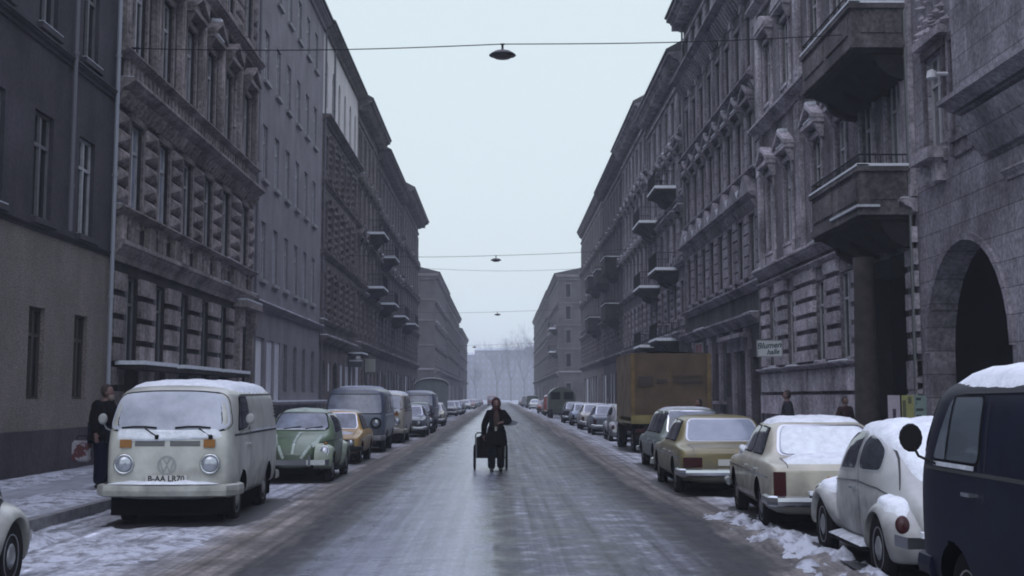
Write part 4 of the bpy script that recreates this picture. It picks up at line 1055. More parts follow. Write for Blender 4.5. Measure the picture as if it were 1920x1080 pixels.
def text_mesh(txt, size, mt, parent, loc, rot, name="lettering", shear=0.0, ext=.002, align='CENTER', bold=0.0):
    cu = bpy.data.curves.new("t", 'FONT'); cu.body = txt; cu.size = size; cu.extrude = ext; cu.align_x = align; cu.align_y = 'CENTER'; cu.shear = shear; cu.resolution_u = 3; cu.offset = bold
    o = bpy.data.objects.new("t", cu); COL.objects.link(o)
    dg = bpy.context.evaluated_depsgraph_get(); me = bpy.data.meshes.new_from_object(o.evaluated_get(dg)); bpy.data.objects.remove(o)
    me.materials.clear(); me.materials.append(mt)
    return link(name, me, parent, loc, rot)
def underbody(root, x, y0, y1, z0, z1):  # black box set low to block light and deepen the shade beneath
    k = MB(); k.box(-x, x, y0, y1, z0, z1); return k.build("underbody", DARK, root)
def interior(root, prof, x):
    """dark seats seen through the glass"""
    pass

# ---- vans with a bay windscreen (front toward -y) ---------------------------
def bay_van(label, paintm, lower, loc, rz, panel=True, snow=True, plate=None, group=None, clearglass=False, name="delivery_van"):
    root = empty(name, loc, rz, label, "van", group)
    W = .86; ms = 1.0 if clearglass else .72
    def sec(y, w, zb=.34, top=1.93, k=0.0, kr=0.0):
        off = lambda z: (0 if z < 1.2 else (z - 1.2) ** 1.25 * .62) * k - (0 if z < 1.1 else (z - 1.1) * .22) * kr
        pr = [(0, zb), (w * .86, zb), (w * .985, zb + .1), (w, .72), (w, 1.06), (w * .985, 1.24), (w * .955, 1.48), (w * .91, 1.76), (w * .77, top - .05), (w * .40, top - .008), (0, top)]
        return [(x, y + off(z), z) for x, z in pr]
    st = [sec(.05, .70, .44, 1.80, 1.0), sec(.09, .78, .38, 1.86, 1.0), sec(.24, .845, .34, 1.90, .95), sec(.6, W, .32, 1.925, .62), sec(1.1, W, .32, 1.94, .2), sec(2.2, W, .32, 1.945), sec(3.4, W, .32, 1.94),
          sec(4.0, W, .33, 1.93, 0, .25), sec(4.33, .845, .36, 1.90, 0, .8), sec(4.45, .80, .42, 1.84, 0, 1)]
    bm = loft(st, caps=(-.055, .03), levels=2)
    B = Body(bm, [(.99, .335, .385), (3.39, .335, .385)], .5)
    me = B.mesh("body", [paintm, DARK, lower])
    if lower is not paintm:
        for p in me.polygons:
            if p.material_index == 0 and p.center.z < 1.20: p.material_index = 2
    link("body", me, root)
    underbody(root, .74, .12, 4.3, .17, .5)
    # recessed belt line and gutter
    g = MB()
    for sg in (-1, 1):
        strip(B, 'x', sg, [(.32, 1.215), (4.3, 1.215)], .028, .006, g); strip(B, 'x', sg, [(1.0, 1.75), (4.1, 1.77)], .02, .012, g)
        strip(B, 'x', sg, [(.62, 1.2), (.62, .75), (.68, .6)], .010, .004, g); strip(B, 'x', sg, [(1.52, 1.74), (1.52, .45)], .010, .004, g)
        strip(B, 'x', sg, [(1.62, 1.7), (1.62, .42), (2.75, .42), (2.75, 1.7)], .010, .004, g)
    g.build("panel_gap", mat("seam_dark", (.04, .04, .045), .8), root)
    out = rpoly([(-.80, 1.30), (-.3, 1.265), (.3, 1.265), (.80, 1.30), (.70, 1.755), (.3, 1.79), (-.3, 1.79), (-.70, 1.755)], .14)
    rub = patch(B, 'y', -1, [(x * 1.035, 1.52 + (z - 1.52) * 1.085) for x, z in out], .006).build("windscreen_seal", RUBBER, root)
    patch(B, 'y', -1, out, .012).build("windscreen", RIME if snow else CARGLASS, root)
    for sg in (-1, 1):
        o1 = rpoly([(.56, 1.285), (1.50, 1.285), (1.50, 1.72), (.87, 1.72)], .07)
        patch(B, 'x', sg, [(y * 1.0 + (y - 1.05) * .05, z + (z - 1.5) * .07) for y, z in o1], .005).build("door_window_seal", RUBBER, root)
        dw = patch(B, 'x', sg, o1, .010).build("door_window", mat("clear_door_glass", (.10, .12, .14), .05, spec=.9) if clearglass else CARGLASS, root)
        q = strip(B, 'x', sg, [(.86, 1.28), (.93, 1.72)], .03, .016); q.build("quarter_light_bar", RUBBER, root)
        if not panel:
            for a in (1.72, 2.72, ):
                patch(B, 'x', sg, smooth_poly([(a, 1.3), (a + .85, 1.3), (a + .85, 1.7), (a, 1.7)], 2), .008).build("side_window", CARGLASS, root)
        v = MB()                                                   # intake slots at the rear pillar
        for i in range(6):
            zc = 1.42 + i * .055; strip(B, 'x', sg, [(3.98 + .01 * i, zc), (4.14 - .005 * i, zc)], .022, .008, v)
        v.build("air_intake", DARK, root)
        hnd = disc_on(B, 'x', sg, (1.40, 1.08), [(.02, 0), (.02, .03), (.001, .035)]); loc_, _ = B.hit('x', (1.4, 1.08), sg)
        hb = MB(); hb.box(loc_.x - .01 if sg > 0 else loc_.x - .045, loc_.x + .045 if sg > 0 else loc_.x + .01, 1.30, 1.46, 1.065, 1.09); hb.build("door_handle", CHROME, root)
        # mirror on its arm
        a_, _ = B.hit('x', (.66, 1.27), sg); m_ = MB()
        m_.tube([(a_.x, .66, 1.24), (a_.x + sg * .12, .60, 1.30), (a_.x + sg * .15, .58, 1.38)], .011, 6)
        m_.lathe([(.055 * ms, -.035), (.082 * ms, -.02), (.086 * ms, .0), (.078 * ms, .014), (.001, .014)], 14, 'y', (a_.x + sg * .16, .56, 1.43)); m_.v = [(x, y, 1.43 + (z - 1.43) * 1.22) if abs(x - a_.x - sg * .16) < .09 and z > 1.31 and y < .6 and y > .5 else (x, y, z) for x, y, z in m_.v]
        m_.build("wing_mirror", IRON if clearglass else mat("grey_mirror_back", (.28, .29, .29), .5), root, smooth=False)
    # nose
    for sg in (-1, 1):
        hl = disc_on(B, 'y', -1, (sg * .565, .845), [(.135, -.04), (.135, .03), (.118, .048), (.112, .03)]).build("headlight", CHROME, root)
        disc_on(B, 'y', -1, (sg * .565, .845), [(.108, -.03), (.108, .032), (.08, .05), (.03, .058), (.001, .06)]).build("lens", LENS, hl)
        lo_, _ = B.hit('y', (sg * .55, 1.11), -1); k = MB(); k.box(sg * .55 - .075, sg * .55 + .075, lo_.y - .03, lo_.y + .05, 1.06, 1.165); k.build("indicator", AMBER, root)
        v = MB()
        for i in range(4):
            z = 1.085 + i * .018; strip(B, 'y', -1, [(sg * .035, z), (sg * .43, z)], .013, .006, v)
        v.build("air_vent", mat("vent_grey", (.10, .10, .11), .7), root)
    lo_, _ = B.hit('y', (0, .82), -1)
    e = MB(); n = 26; ri, ro = .105, .125                         # round badge: ring, a V over a W
    yb = lo_.y - .012
    for i in range(n):
        a0, a1 = 2 * math.pi * i / n, 2 * math.pi * (i + 1) / n
        e.add([(ri * math.cos(a0), yb, .83 + ri * math.sin(a0)), (ro * math.cos(a0), yb, .83 + ro * math.sin(a0)), (ro * math.cos(a1), yb, .83 + ro * math.sin(a1)), (ri * math.cos(a1), yb, .83 + ri * math.sin(a1))], [(0, 1, 2, 3)])
    def seg(p, q, w=.016):
        a, c = Vector(p), Vector(q); d = (c - a).normalized(); nn = Vector((-d.y, d.x)) * w / 2
        e.add([(v.x, yb, .83 + v.y) for v in (a + nn, c + nn, c - nn, a - nn)], [(0, 1, 2, 3)])
    for p, q in (((-.045, .095), (0, .012)), ((.045, .095), (0, .012)), ((-.088, .055), (-.045, -.092)), ((-.045, -.092), (0, -.008)), ((0, -.008), (.045, -.092)), ((.045, -.092), (.088, .055))): seg(p, q)
    e.build("badge", mat("painted_badge", (.30, .31, .31), .5) if lower is paintm else CHROME, root)
    bx = .9 if clearglass else 1.0
    bp = bar(root, "bumper", paintm if lower is paintm else mat("white_bumper", (.4, .4, .4), .5), [(.89 * bx, .46, .50), (.88 * bx, .16, .50), (.78 * bx, -.01, .50), (.3, -.09, .50), (-.3, -.09, .50), (-.78 * bx, -.01, .50), (-.88 * bx, .16, .50), (-.89 * bx, .46, .50)], .17, -.055)
    bar(root, "rear_bumper", paintm, [(-.84, 4.25, .48), (-.78, 4.50, .48), (.78, 4.50, .48), (.84, 4.25, .48)], .16, -.05)
    if plate:
        lo_, _ = B.hit('y', (0, .64), -1); k = MB(); k.box(-.27, .27, lo_.y - .02, lo_.y - .005, .60, .70); p_ = k.build("number_plate", PLATE, root)
        text_mesh(plate, .105, INK, p_, (0, lo_.y - .022, .652), (R(90), 0, 0), bold=.002)
    for sx in (-.42, .28):
        w_ = MB(); a_, na = B.hit('y', (sx + .28, 1.20), -1); pts = []
        for t_ in (0, .5, 1):
            l_, n_ = B.hit('y', (sx + .28 - .16 * t_, 1.20 + .10 * t_), -1); pts.append(tuple(l_ + n_ * (.02 + .012 * t_)))
        w_.tube(pts, .009, 5)
        bl = []
        for t_ in (0, .33, .66, 1):
            l_, n_ = B.hit('y', (sx + .27 - .46 * t_, 1.305 + (.015 if t_ in (.33, .66) else 0)), -1); bl.append(tuple(l_ + n_ * .034))
        w_.tube(bl, .013, 5); w_.lathe([(.03, -.03), (.03, .02), (.01, .03)], 8, 'z', (a_.x, a_.y - .02, 1.2)); w_.build("wiper", RUBBER, root)
    wheels(root, (.99, 3.39), .335, .175, mat("wheel_enamel", (.25, .25, .25), .5), .70)
    if snow:
        s_ = MB()
        patch(B, 'z', 1, smooth_poly([(-.76, .72), (-.6, .54), (.6, .54), (.76, .72), (.79, 2.2), (.77, 4.1), (.5, 4.3), (-.5, 4.3), (-.77, 4.1), (-.79, 2.2)], 2), .004, 9, s_, thick=.035, amp=.6, seed=3, edge=-.004)
        s_.build("roof_snow", SNOW, root)
        if lower is paintm:
            s_ = MB(); patch(B, 'y', -1, smooth_poly([(-.78, 1.16), (-.3, 1.13), (.2, 1.16), (.78, 1.17), (.80, 1.32), (.5, 1.30), (.1, 1.285), (-.3, 1.30), (-.79, 1.32)], 2), .006, 5, s_, rag=.10, thick=.022, amp=.8, seed=2, edge=-.002)
            s_.build("cowl_snow", SNOW, root)
            s_ = MB(); patch(type('o', (), {'hit': lambda self, a, p, g: (Vector((p[0], p[1], .586)), Vector((0, 0, 1)))})(), 'z', 1, rpoly([(-.80, -.02), (-.3, -.14), (.3, -.14), (.72, -.05), (.7, .06), (-.78, .08)], .05), .0, 5, s_, rag=.08, thick=.035, amp=.8, seed=4, edge=0); s_.build("bumper_snow", SNOW, root)
        for sg in (-1, 1): s_ = MB(); strip(B, 'x', sg, [(1.55, 1.245), (2.2, 1.25), (4.2, 1.245)] if not clearglass else [(.6, 1.25), (1.45, 1.25)], .03, .014, s_); s_.build("belt_snow", SNOWD, root)
    return root

# ---- the rounded rear-engined saloon ---------------------------------------
def beetle(label, paintm, fenderm, loc, rz, snow=1, name="rounded_car", plate=None, hood2=None, mirror=True, group=None):
    root = empty(name, loc, rz, label, "car", group)
    #      y    zb   wb   wlow  zlow wbelt zbelt wtop ztopside top
    S = [(.20, .36, .20, .27, .44, .25, .53, .16, .60, .62), (.32, .32, .28, .34, .46, .33, .60, .22, .71, .745), (.55, .28, .36, .41, .5, .40, .70, .28, .83, .875), (.9, .26, .46, .52, .5, .52, .80, .36, .925, .97),
         (1.22, .25, .60, .66, .5, .655, .86, .50, .99, 1.03), (1.36, .25, .62, .675, .5, .68, .88, .53, 1.10, 1.16), (1.62, .25, .64, .69, .5, .70, .90, .55, 1.34, 1.405), (1.85, .25, .65, .70, .5, .71, .92, .555, 1.40, 1.475), (2.25, .25, .65, .70, .5, .715, .93, .56, 1.425, 1.505),
         (2.65, .25, .64, .69, .5, .705, .93, .55, 1.38, 1.475), (3.0, .26, .60, .66, .5, .67, .90, .50, 1.24, 1.345), (3.3, .28, .54, .60, .5, .60, .84, .44, 1.05, 1.15), (3.6, .30, .46, .52, .5, .52, .72, .36, .84, .91), (3.84, .34, .36, .42, .46, .40, .56, .26, .62, .66)]
    st = []
    for y, zb, wb, wl, zl, wbt, zbt, wt, zts, top in S:
        st.append([(0, y, zb), (wb, y, zb), (wl, y, zl - .1), (wl + .01, y, (zl + zbt) / 2), (wbt, y, zbt), ((wbt + wt) / 2 + .035, y, (zbt + zts) / 2 + .02), (wt, y, zts), (wt * .55, y, top - .02), (0, y, top)])
    bm = loft(st, caps=(-.05, .05), levels=2)
    fw, rw = (.80, .33), (3.20, .33)
    B = Body(bm)
    link("body", B.mesh("body", [paintm, DARK]), root)
    # wings: swept shells round each wheel
    def wing(front, sg):
        yc, zc = fw if front else rw; A = []
        prof = ([(-62, .52), (-35, .50), (-5, .475), (28, .465), (60, .465), (90, .455), (120, .46), (150, .53), (172, .66), (188, .78)] if front else
                [(-190 + 180, .60), (8, .58), (32, .54), (60, .485), (90, .455), (120, .47), (150, .50), (175, .53), (200, .55), (222, .56)])
        # angle 0 = rearward (+y), 90 = up, 180 = forward; front wing nose is at 180+
        if front: prof = [(210, .49), (192, .535), (172, .555), (150, .555), (128, .53), (100, .475), (70, .455), (42, .50), (18, .62), (-2, .74), (-14, .78)]
        else: prof = [(198, .72), (184, .66), (165, .545), (140, .49), (110, .465), (80, .475), (55, .51), (30, .54), (8, .555), (-12, .56), (-24, .55)]
        bmw = bmesh.new(); rows = []
        for ai, (a, r_) in enumerate(prof):
            t_ = R(a); cyy, czz = math.cos(t_), math.sin(t_); fade = 1 - .55 * max(0, (abs(ai - 4.5) - 3) / 2) ** 1.2 * (1 if ai > 5 and front or ai < 4 and not front else .45)
            xo = .46 + .315 * fade
            sec_ = [(.42, r_ + .03), (.55, r_ + .025), (.66 * fade + .5 * (1 - fade), r_ - .0), (xo - .015, r_ - .07), (xo, min(r_ - .14, .40)), (xo - .02, .355), (.50, .35)]
            rows.append([bmw.verts.new((sg * x, yc + cyy * rr, max(.31 if front else .24, zc + czz * rr))) for x, rr in sec_])
        for p, q in zip(rows, rows[1:]):
            for i in range(len(p) - 1): bmw.faces.new((p[i], p[i + 1], q[i + 1], q[i]))
        bmesh.ops.recalc_face_normals(bmw, faces=bmw.faces)
        r = subd(bmw, 2)
        for f in r.faces: f.smooth = True
        me = bpy.data.meshes.new("wing"); r.to_mesh(me); bv = BVHTree.FromBMesh(r); r.free(); me.materials.append(fenderm)
        o = link("fender", me, root); return o, bv
    W = {}
    for front in (1, 0):
        for sg in (-1, 1): W[front, sg] = wing(front, sg)
    for sg in (-1, 1): k = MB(); k.box(min(sg * .5, sg * .76), max(sg * .5, sg * .76), 1.25, 2.72, .245, .285); k.build("running_board", RUBBER, root)
    underbody(root, .5, .4, 3.6, .18, .4)
    wheels(root, (.80, 3.20), .325, .15, mat("hubcap_grey", (.35, .36, .38), .35, metal=.7), .665)
    g = MB()
    for sg in (-1, 1):
        strip(B, 'x', sg, [(1.30, .86), (1.30, .36), (2.42, .36), (2.42, .5), (2.42, .95), (2.30, 1.33)], .012, .004, g)
        strip(B, 'x', sg, smooth_poly([(1.62, 1.375), (2.0, 1.40), (2.5, 1.40), (3.0, 1.24), (3.3, .98), (3.42, .80)], 2, False), .012, .005, g)
    strip(B, 'z', 1, [(-.45, 1.14), (-.38, .6), (-.33, .46)], .014, .004, g); strip(B, 'z', 1, [(.45, 1.14), (.38, .6), (.33, .46)], .014, .004, g)
    g.build("panel_gap", mat("seam_dark", (.04, .04, .045), .8), root)
    tr = MB()
    for sg in (-1, 1): strip(B, 'x', sg, [(.75, .80), (1.3, .855), (2.4, .90), (3.0, .86), (3.3, .80)], .016, .010, tr)
    strip(B, 'z', 1, [(0, .42), (0, 1.1)], .016, .012, tr)
    tr.build("chrome_strip", CHROME, root)
    if snow == 1 and fenderm is not paintm:
        q = MB(); strip(B, 'z', 1, [(-.47, 1.10), (-.40, .7), (-.34, .50)], .055, .012, q); strip(B, 'y', -1, [(-.31, .76), (-.17, .52)], .055, .012, q); strip(B, 'y', -1, [(.31, .76), (.17, .52)], .055, .012, q); strip(B, 'y', -1, [(.0, .80), (.0, .60)], .05, .014, q); strip(B, 'z', 1, [(.47, 1.10), (.40, .7), (.34, .50)], .055, .012, q); strip(B, 'z', 1, [(0.0, .48), (0.02, .9), (.03, 1.1)], .05, .014, q); q.build("frosted_edge", mat("thin_snow", (.42, .50, .45), .8, var=.2), root)
    ws = rpoly([(-.56, 1.07), (.56, 1.07), (.46, 1.385), (-.46, 1.385)], .09)
    patch(B, 'y', -1, [(x * 1.05, 1.22 + (z - 1.22) * 1.10) for x, z in ws], .005).build("windscreen_seal", RUBBER, root)
    patch(B, 'y', -1, ws, .011).build("windscreen", FROSTG, root)
    rwn = smooth_poly([(-.40, 1.05), (.40, 1.05), (.42, 1.17), (.33, 1.30), (-.33, 1.30), (-.42, 1.17)], 2)
    patch(B, 'y', 1, [(x * 1.07, 1.17 + (z - 1.17) * 1.14) for x, z in rwn], .005).build("rear_window_seal", RUBBER, root); patch(B, 'y', 1, rwn, .011).build("rear_window", RIME if snow > 1 else FROSTG, root)
    for sg in (-1, 1):
        d1 = rpoly([(1.50, .99), (2.32, 1.02), (2.32, 1.365), (1.72, 1.35)], .09); d2 = rpoly([(2.42, 1.02), (3.0, 1.03), (2.93, 1.20), (2.72, 1.30), (2.42, 1.36)], .12)
        for d, nm, c in ((d1, "door_window", (1.95, 1.18)), (d2, "side_window", (2.66, 1.17))):
            patch(B, 'x', sg, [(c[0] + (y - c[0]) * 1.07, c[1] + (z - c[1]) * 1.12) for y, z in d], .005).build("window_trim", fenderm if False else mat("pale_trim", (.4, .42, .45), .4), root)
            patch(B, 'x', sg, d, .010).build(nm, CARGLASS, root)
        hb = MB(); l_, _ = B.hit('x', (2.30, .86), sg); hb.box(min(l_.x, l_.x + sg * .04), max(l_.x, l_.x + sg * .04), 2.18, 2.34, .815, .835); hb.build("door_handle", CHROME, root)
        # headlight bowls and tail lamps on the wings
        bv = W[1, sg][1]; h_ = bv.ray_cast(Vector((sg * .60, -3, .655)), Vector((0, 1, 0)))
        c = h_[0] + Vector((0, .03, 0)) if h_[0] is not None else Vector((sg * .6, .38, .66)); hl = MB(); hl.smooth = True; q = Vector((sg * .03, -1, .28)).normalized().to_track_quat('Z', 'Y')
        t_ = MB(); t_.lathe([(.115, -.12), (.115, .02), (.10, .035), (.094, .02)], 22); hl.add([tuple(c + q @ Vector(v)) for v in t_.v], t_.f); hh = hl.build("headlight", CHROME, root)
        t_ = MB(); t_.lathe([(.095, -.02), (.095, .022), (.06, .04), (.001, .046)], 22); l2 = MB(); l2.smooth = True; l2.add([tuple(c + q @ Vector(v)) for v in t_.v], t_.f); l2.build("lens", LENS, hh)
        h_ = bv.ray_cast(Vector((sg * .60, .62, 3)), Vector((0, 0, -1)))
        if h_[0] is not None:
            k = MB(); k.smooth = True; k.lathe([(.035, -.02), (.035, .02), (.02, .045), (.001, .05)], 10, 'z', tuple(h_[0])); k.build("indicator", AMBER, root)
        bv = W[0, sg][1]; h_ = bv.ray_cast(Vector((sg * .62, 8, .58)), Vector((0, -1, 0)))
        c = h_[0] if h_[0] is not None else Vector((sg * .6, 3.7, .6)); q = Vector((sg * .15, 1, .25)).normalized().to_track_quat('Z', 'Y')
        t_ = MB(); t_.lathe([(.062, -.06), (.062, .02), (.045, .04), (.001, .045)], 16); l3 = MB(); l3.smooth = True; l3.add([tuple(c + q @ Vector((v[0], v[1] * 1.35, v[2]))) for v in t_.v], t_.f); l3.build("tail_light", REDL, root)
    if mirror:
        m_ = MB(); m_.tube([(-.70, 1.42, .93), (-.80, 1.40, 1.00), (-.84, 1.38, 1.06)], .010, 6); m_.smooth = True
        m_.lathe([(.02, -.03), (.075, -.02), (.085, .0), (.07, .012), (.001, .012)], 14, 'y', (-.86, 1.38, 1.11)); m_.build("wing_mirror", CHROME, root)
    for y, s2 in ((.06, 1), (4.02, -1)):
        e = s2 * .16
        b_ = bar(root, "bumper", CHROME, [(-.72, y + e + .10 * s2, .46), (-.66, y + e * .3, .45), (-.3, y, .45), (.3, y, .45), (.66, y + e * .3, .45), (.72, y + e + .10 * s2, .46)], .10, -.03 * s2)
        for sg in (-1, 1):
            k = MB(); k.box(sg * .36 - .02, sg * .36 + .02, y - .05, y + .03, .38, .60); k.build("overrider", CHROME, b_)
    if plate:
        k = MB(); k.box(-.24, .24, -.0, .012, .50, .60); p_ = k.build("number_plate", PLATE, root); text_mesh(plate, .09, INK, p_, (0, -.003, .55), (R(90), 0, 0))
    if snow:
        s_ = MB()
        if snow > 1:
            patch(B, 'z', 1, smooth_poly([(-.50, 1.66), (.50, 1.66), (.57, 2.2), (.56, 2.7), (.46, 3.15), (.42, 3.42), (.2, 3.62), (-.2, 3.62), (-.42, 3.42), (-.46, 3.15), (-.56, 2.7), (-.57, 2.2)], 2), .003, 12, s_, thick=.032, amp=.8, seed=5, edge=-.004)
            patch(B, 'z', 1, smooth_poly([(-.42, 1.18), (.42, 1.18), (.34, .7), (.2, .36), (-.2, .36), (-.34, .7)], 2), .003, 7, s_, thick=.03, amp=.8, seed=6, edge=-.004)
            s_.build("body_snow", SNOW, root)
            for (front, sg), (o, bv) in W.items():
                s_ = MB(); C_ = type('o', (), {})(); C_.hit = lambda axis, p, sgn, bv=bv: (lambda h: (h[0], h[1] if h[1] is None or h[1].z > 0 else -h[1]))(bv.ray_cast(Vector((p[0], p[1], 3)), Vector((0, 0, -1))))
                yc = .78 if front else 3.22; r_ = .30
                pts = [(sg * (.60 + .12 * math.cos(a)), yc + (.40 if not front else .36) * math.sin(a) + (.0 if front else .06)) for a in [2 * math.pi * i / 14 for i in range(14)]]
                patch(C_, 'z', 1, pts, .002, 6, s_, rag=.25, thick=.03, amp=.9, seed=7 + sg, edge=-.003); s_.build("fender_snow", SNOW, root)
            for sg in (-1, 1):
                s_ = MB(); s_.add([(sg * .56, 1.3, .286), (sg * .77, 1.28, .286), (sg * .77, 2.7, .286), (sg * .56, 2.72, .286), (sg * .60, 1.36, .34), (sg * .72, 1.36, .315), (sg * .72, 2.64, .33), (sg * .60, 2.66, .37)], [(4, 5, 6, 7), (0, 1, 5, 4), (1, 2, 6, 5), (2, 3, 7, 6), (3, 0, 4, 7)])
                s_.build("running_board_snow", SNOWD, root)
            s_ = MB(); s_.box(-.6, .55, 3.96, 4.06, .50, .55); s_.build("bumper_snow", SNOW, root)
        else:
            patch(B, 'z', 1, smooth_poly([(-.47, 1.72), (.47, 1.72), (.52, 2.2), (.50, 2.7), (.3, 3.0), (-.3, 3.0), (-.50, 2.7), (-.52, 2.2)], 2), .003, 8, s_, thick=.010, amp=.8, seed=5, edge=-.003)
            s_.build("roof_snow", mat("thin_snow", (.42, .50, .45), .8, var=.2), root)
            s_ = MB(); strip(B, 'y', -1, [(-.5, 1.06), (.5, 1.06)], .03, .018, s_); s_.build("cowl_snow", SNOWD, root)
    for x in (-.34, .10):
        w_ = MB(); pts = []
        for t_ in (0, 1):
            l_, n_ = B.hit('y', (x + .34 * t_, 1.06 + .05 * t_), -1); pts.append(tuple(l_ + n_ * .024))
        w_.tube(pts, .010, 5); w_.build("wiper", RUBBER, root)
    return root

# ---- three-box and two-box cars --------------------------------------------
def saloon(label, paintm, loc, rz, L=4.5, W=.86, H=1.42, belt=.90, hood=1.35, cowl=1.3, scr=1.85, roofend=3.2, deckstart=3.75, deck=None, wb=(.85, 3.45), wr=.31,
           name="parked_car", estate=False, lights='round', group=None, snow=0, rearglass=None, frontglass=None, cat="car", plate=None, tail=(.14, .20), raggedrear=False, hoodz=None, chrome_rear=False, mirror=True, roofw=.70, chromeb=CHROME):
    root = empty(name, loc, rz, label, cat, group)
    deck = deck or belt + .02; hz0 = hoodz or belt - .04; w = W
    def sec(y, ww, top, side, tw, zb=.26, bl=None):
        bl = bl or min(belt, top - .04)
        return [(0, y, zb), (ww * .84, y, zb), (ww * .97, y, zb + .10), (ww, y, .55), (ww * .985, y, bl - .06), (ww * .93, y, bl), (tw + (ww * .93 - tw) * .45, y, bl + (side - bl) * .52), (tw, y, side), (tw * .6, y, top - .008), (0, y, top)]
    def low(y, ww, top, zb=.26): return sec(y, ww, top, top - .012, ww * .76, zb, top - .035)
    rw_ = w * roofw; Ht = H
    st = [low(.03, w * .93, hz0 - .09, .36), low(.10, w * .97, hz0 - .045, .30), low(.45, w, hz0), low(cowl - .12, w, belt + .0)]
    st += [sec(cowl + .02, w, belt + .06, belt + .045, w * .80), sec(scr - .10, w, Ht - .07, Ht - .10, rw_ * 1.01), sec(scr + .10, w, Ht - .012, Ht - .05, rw_), sec((scr + roofend) / 2, w, Ht, Ht - .045, rw_)]
    if estate:
        st += [sec(L - .55, w, Ht - .01, Ht - .05, rw_), sec(L - .34, w * .99, Ht - .05, Ht - .09, rw_), sec(L - .10, w * .97, belt + .05, belt + .035, w * .74), low(L - .03, w * .95, belt - .03, .34)]
    else:
        st += [sec(roofend - .10, w, Ht - .015, Ht - .055, rw_), sec(roofend + .08, w, Ht - .07, Ht - .10, rw_ * .99), sec(deckstart - .04, w, deck + .065, deck + .045, w * .76), low(deckstart + .12, w, deck + .005), low(L - .25, w * .99, deck - .01), low(L - .08, w * .965, deck - .05, .30), low(L - .03, w * .94, deck - .11, .36)]
    bm = loft(st, caps=(-.03, .03), levels=2, crease={5: .35})
    B = Body(bm, [(wb[0], wr - .0, wr + .055), (wb[1], wr, wr + .055)], W - .34)
    link("body", B.mesh("body", [paintm, DARK]), root)
    underbody(root, W - .2, .3, L - .3, .17, .4)
    wheels(root, wb, wr, .17, mat("steel_wheel", (.16, .16, .17), .5, metal=.4), W - .13)
    zt = H - .115
    fs = rpoly([(-w * .75, belt + .065), (w * .75, belt + .065), (w * .635, zt + .015), (-w * .635, zt + .015)], .10)
    patch(B, 'y', -1, [(x * 1.04, (belt + zt) / 2 + (z - (belt + zt) / 2) * 1.08) for x, z in fs], .004).build("windscreen_trim", CHROME, root)
    patch(B, 'y', -1, fs, .009).build("windscreen", frontglass or FROSTG, root)
    rs = [(x * (.97 if not estate else .95), z) for x, z in fs]
    patch(B, 'y', 1, [(x * 1.05, (belt + zt) / 2 + (z - (belt + zt) / 2) * 1.10) for x, z in rs], .004).build("rear_window_trim", mat("bright_trim", (.62, .66, .72), .3, metal=.3) if chrome_rear else CHROME, root)
    patch(B, 'y', 1, rs, .010).build("rear_window", rearglass or FROSTG, root)
    ye = (roofend if not estate else L - .62)
    mid = (cowl + ye) / 2 + .22
    sw = [([(cowl + .26, belt + .055), (mid - .045, belt + .055), (mid - .045, zt), (scr + .06, zt)], "door_window"), ([(mid + .045, belt + .055), (ye + (.16 if not estate else -.3), belt + .055), (ye + (-.04 if not estate else -.3), zt - .02), (mid + .045, zt)], "rear_door_window")]
    if estate: sw.append(([(ye - .2, belt + .055), (ye + .38, belt + .055), (ye + .25, zt), (ye - .2, zt)], "side_window"))
    for sg in (-1, 1):
        for o_, nm in sw:
            c = (sum(p[0] for p in o_) / 4, sum(p[1] for p in o_) / 4)
            patch(B, 'x', sg, rpoly([(c[0] + (y - c[0]) * 1.05, c[1] + (z - c[1]) * 1.10) for y, z in o_], .08), .004).build("window_trim", RUBBER, root)
            patch(B, 'x', sg, rpoly(o_, .07), .009).build(nm, CARGLASS, root)
        for y in (mid - .25, ye - .05):
            l_, _ = B.hit('x', (y, belt - .14), sg)
            if l_: k = MB(); k.box(min(l_.x - sg * .01, l_.x + sg * .035), max(l_.x - sg * .01, l_.x + sg * .035), y - .07, y + .07, belt - .15, belt - .125); k.build("door_handle", CHROME, root)
    g = MB()
    for sg in (-1, 1):
        strip(B, 'x', sg, [(cowl + .05, belt - .02), (cowl + .0, .36), (mid, .36), (mid, zt)], .010, .004, g)
        if wb[1] - mid > .75: strip(B, 'x', sg, [(mid, .36), (wb[1] - wr - .12, .36), (wb[1] - wr - .05, .6), (wb[1] - .1, belt - .03)], .010, .004, g)
    strip(B, 'z', 1, [(-w * .72, .12), (-w * .74, cowl - .05), (w * .74, cowl - .05), (w * .72, .12)], .010, .004, g)
    if not estate: strip(B, 'z', 1, [(-w * .72, L - .06), (-w * .74, deckstart + .1), (w * .74, deckstart + .1), (w * .72, L - .06)], .010, .004, g)
    g.build("panel_gap", mat("seam_dark", (.04, .04, .045), .8), root)
    tr = MB()
    for sg in (-1, 1): strip(B, 'x', sg, [(.25, belt - .20), (L - .25, belt - .20)], .018, .008, tr)
    tr.build("side_trim", CHROME, root)
    # front
    gz = hz0 - .28
    lo_, _ = B.hit('y', (0, gz + .06), -1); k = MB(); yf = lo_.y
    k.box(-w * .80, w * .80, yf - .025, yf + .1, gz - .02, gz + .15); gr = k.build("grille", mat("grille_black", (.02, .02, .022), .5), root)
    k = MB()
    for i in range(4): k.box(-w * .5, w * .5, yf - .034, yf - .026, gz + .005 + i * .035, gz + .012 + i * .035)
    k.build("grille_bar", CHROME, gr)
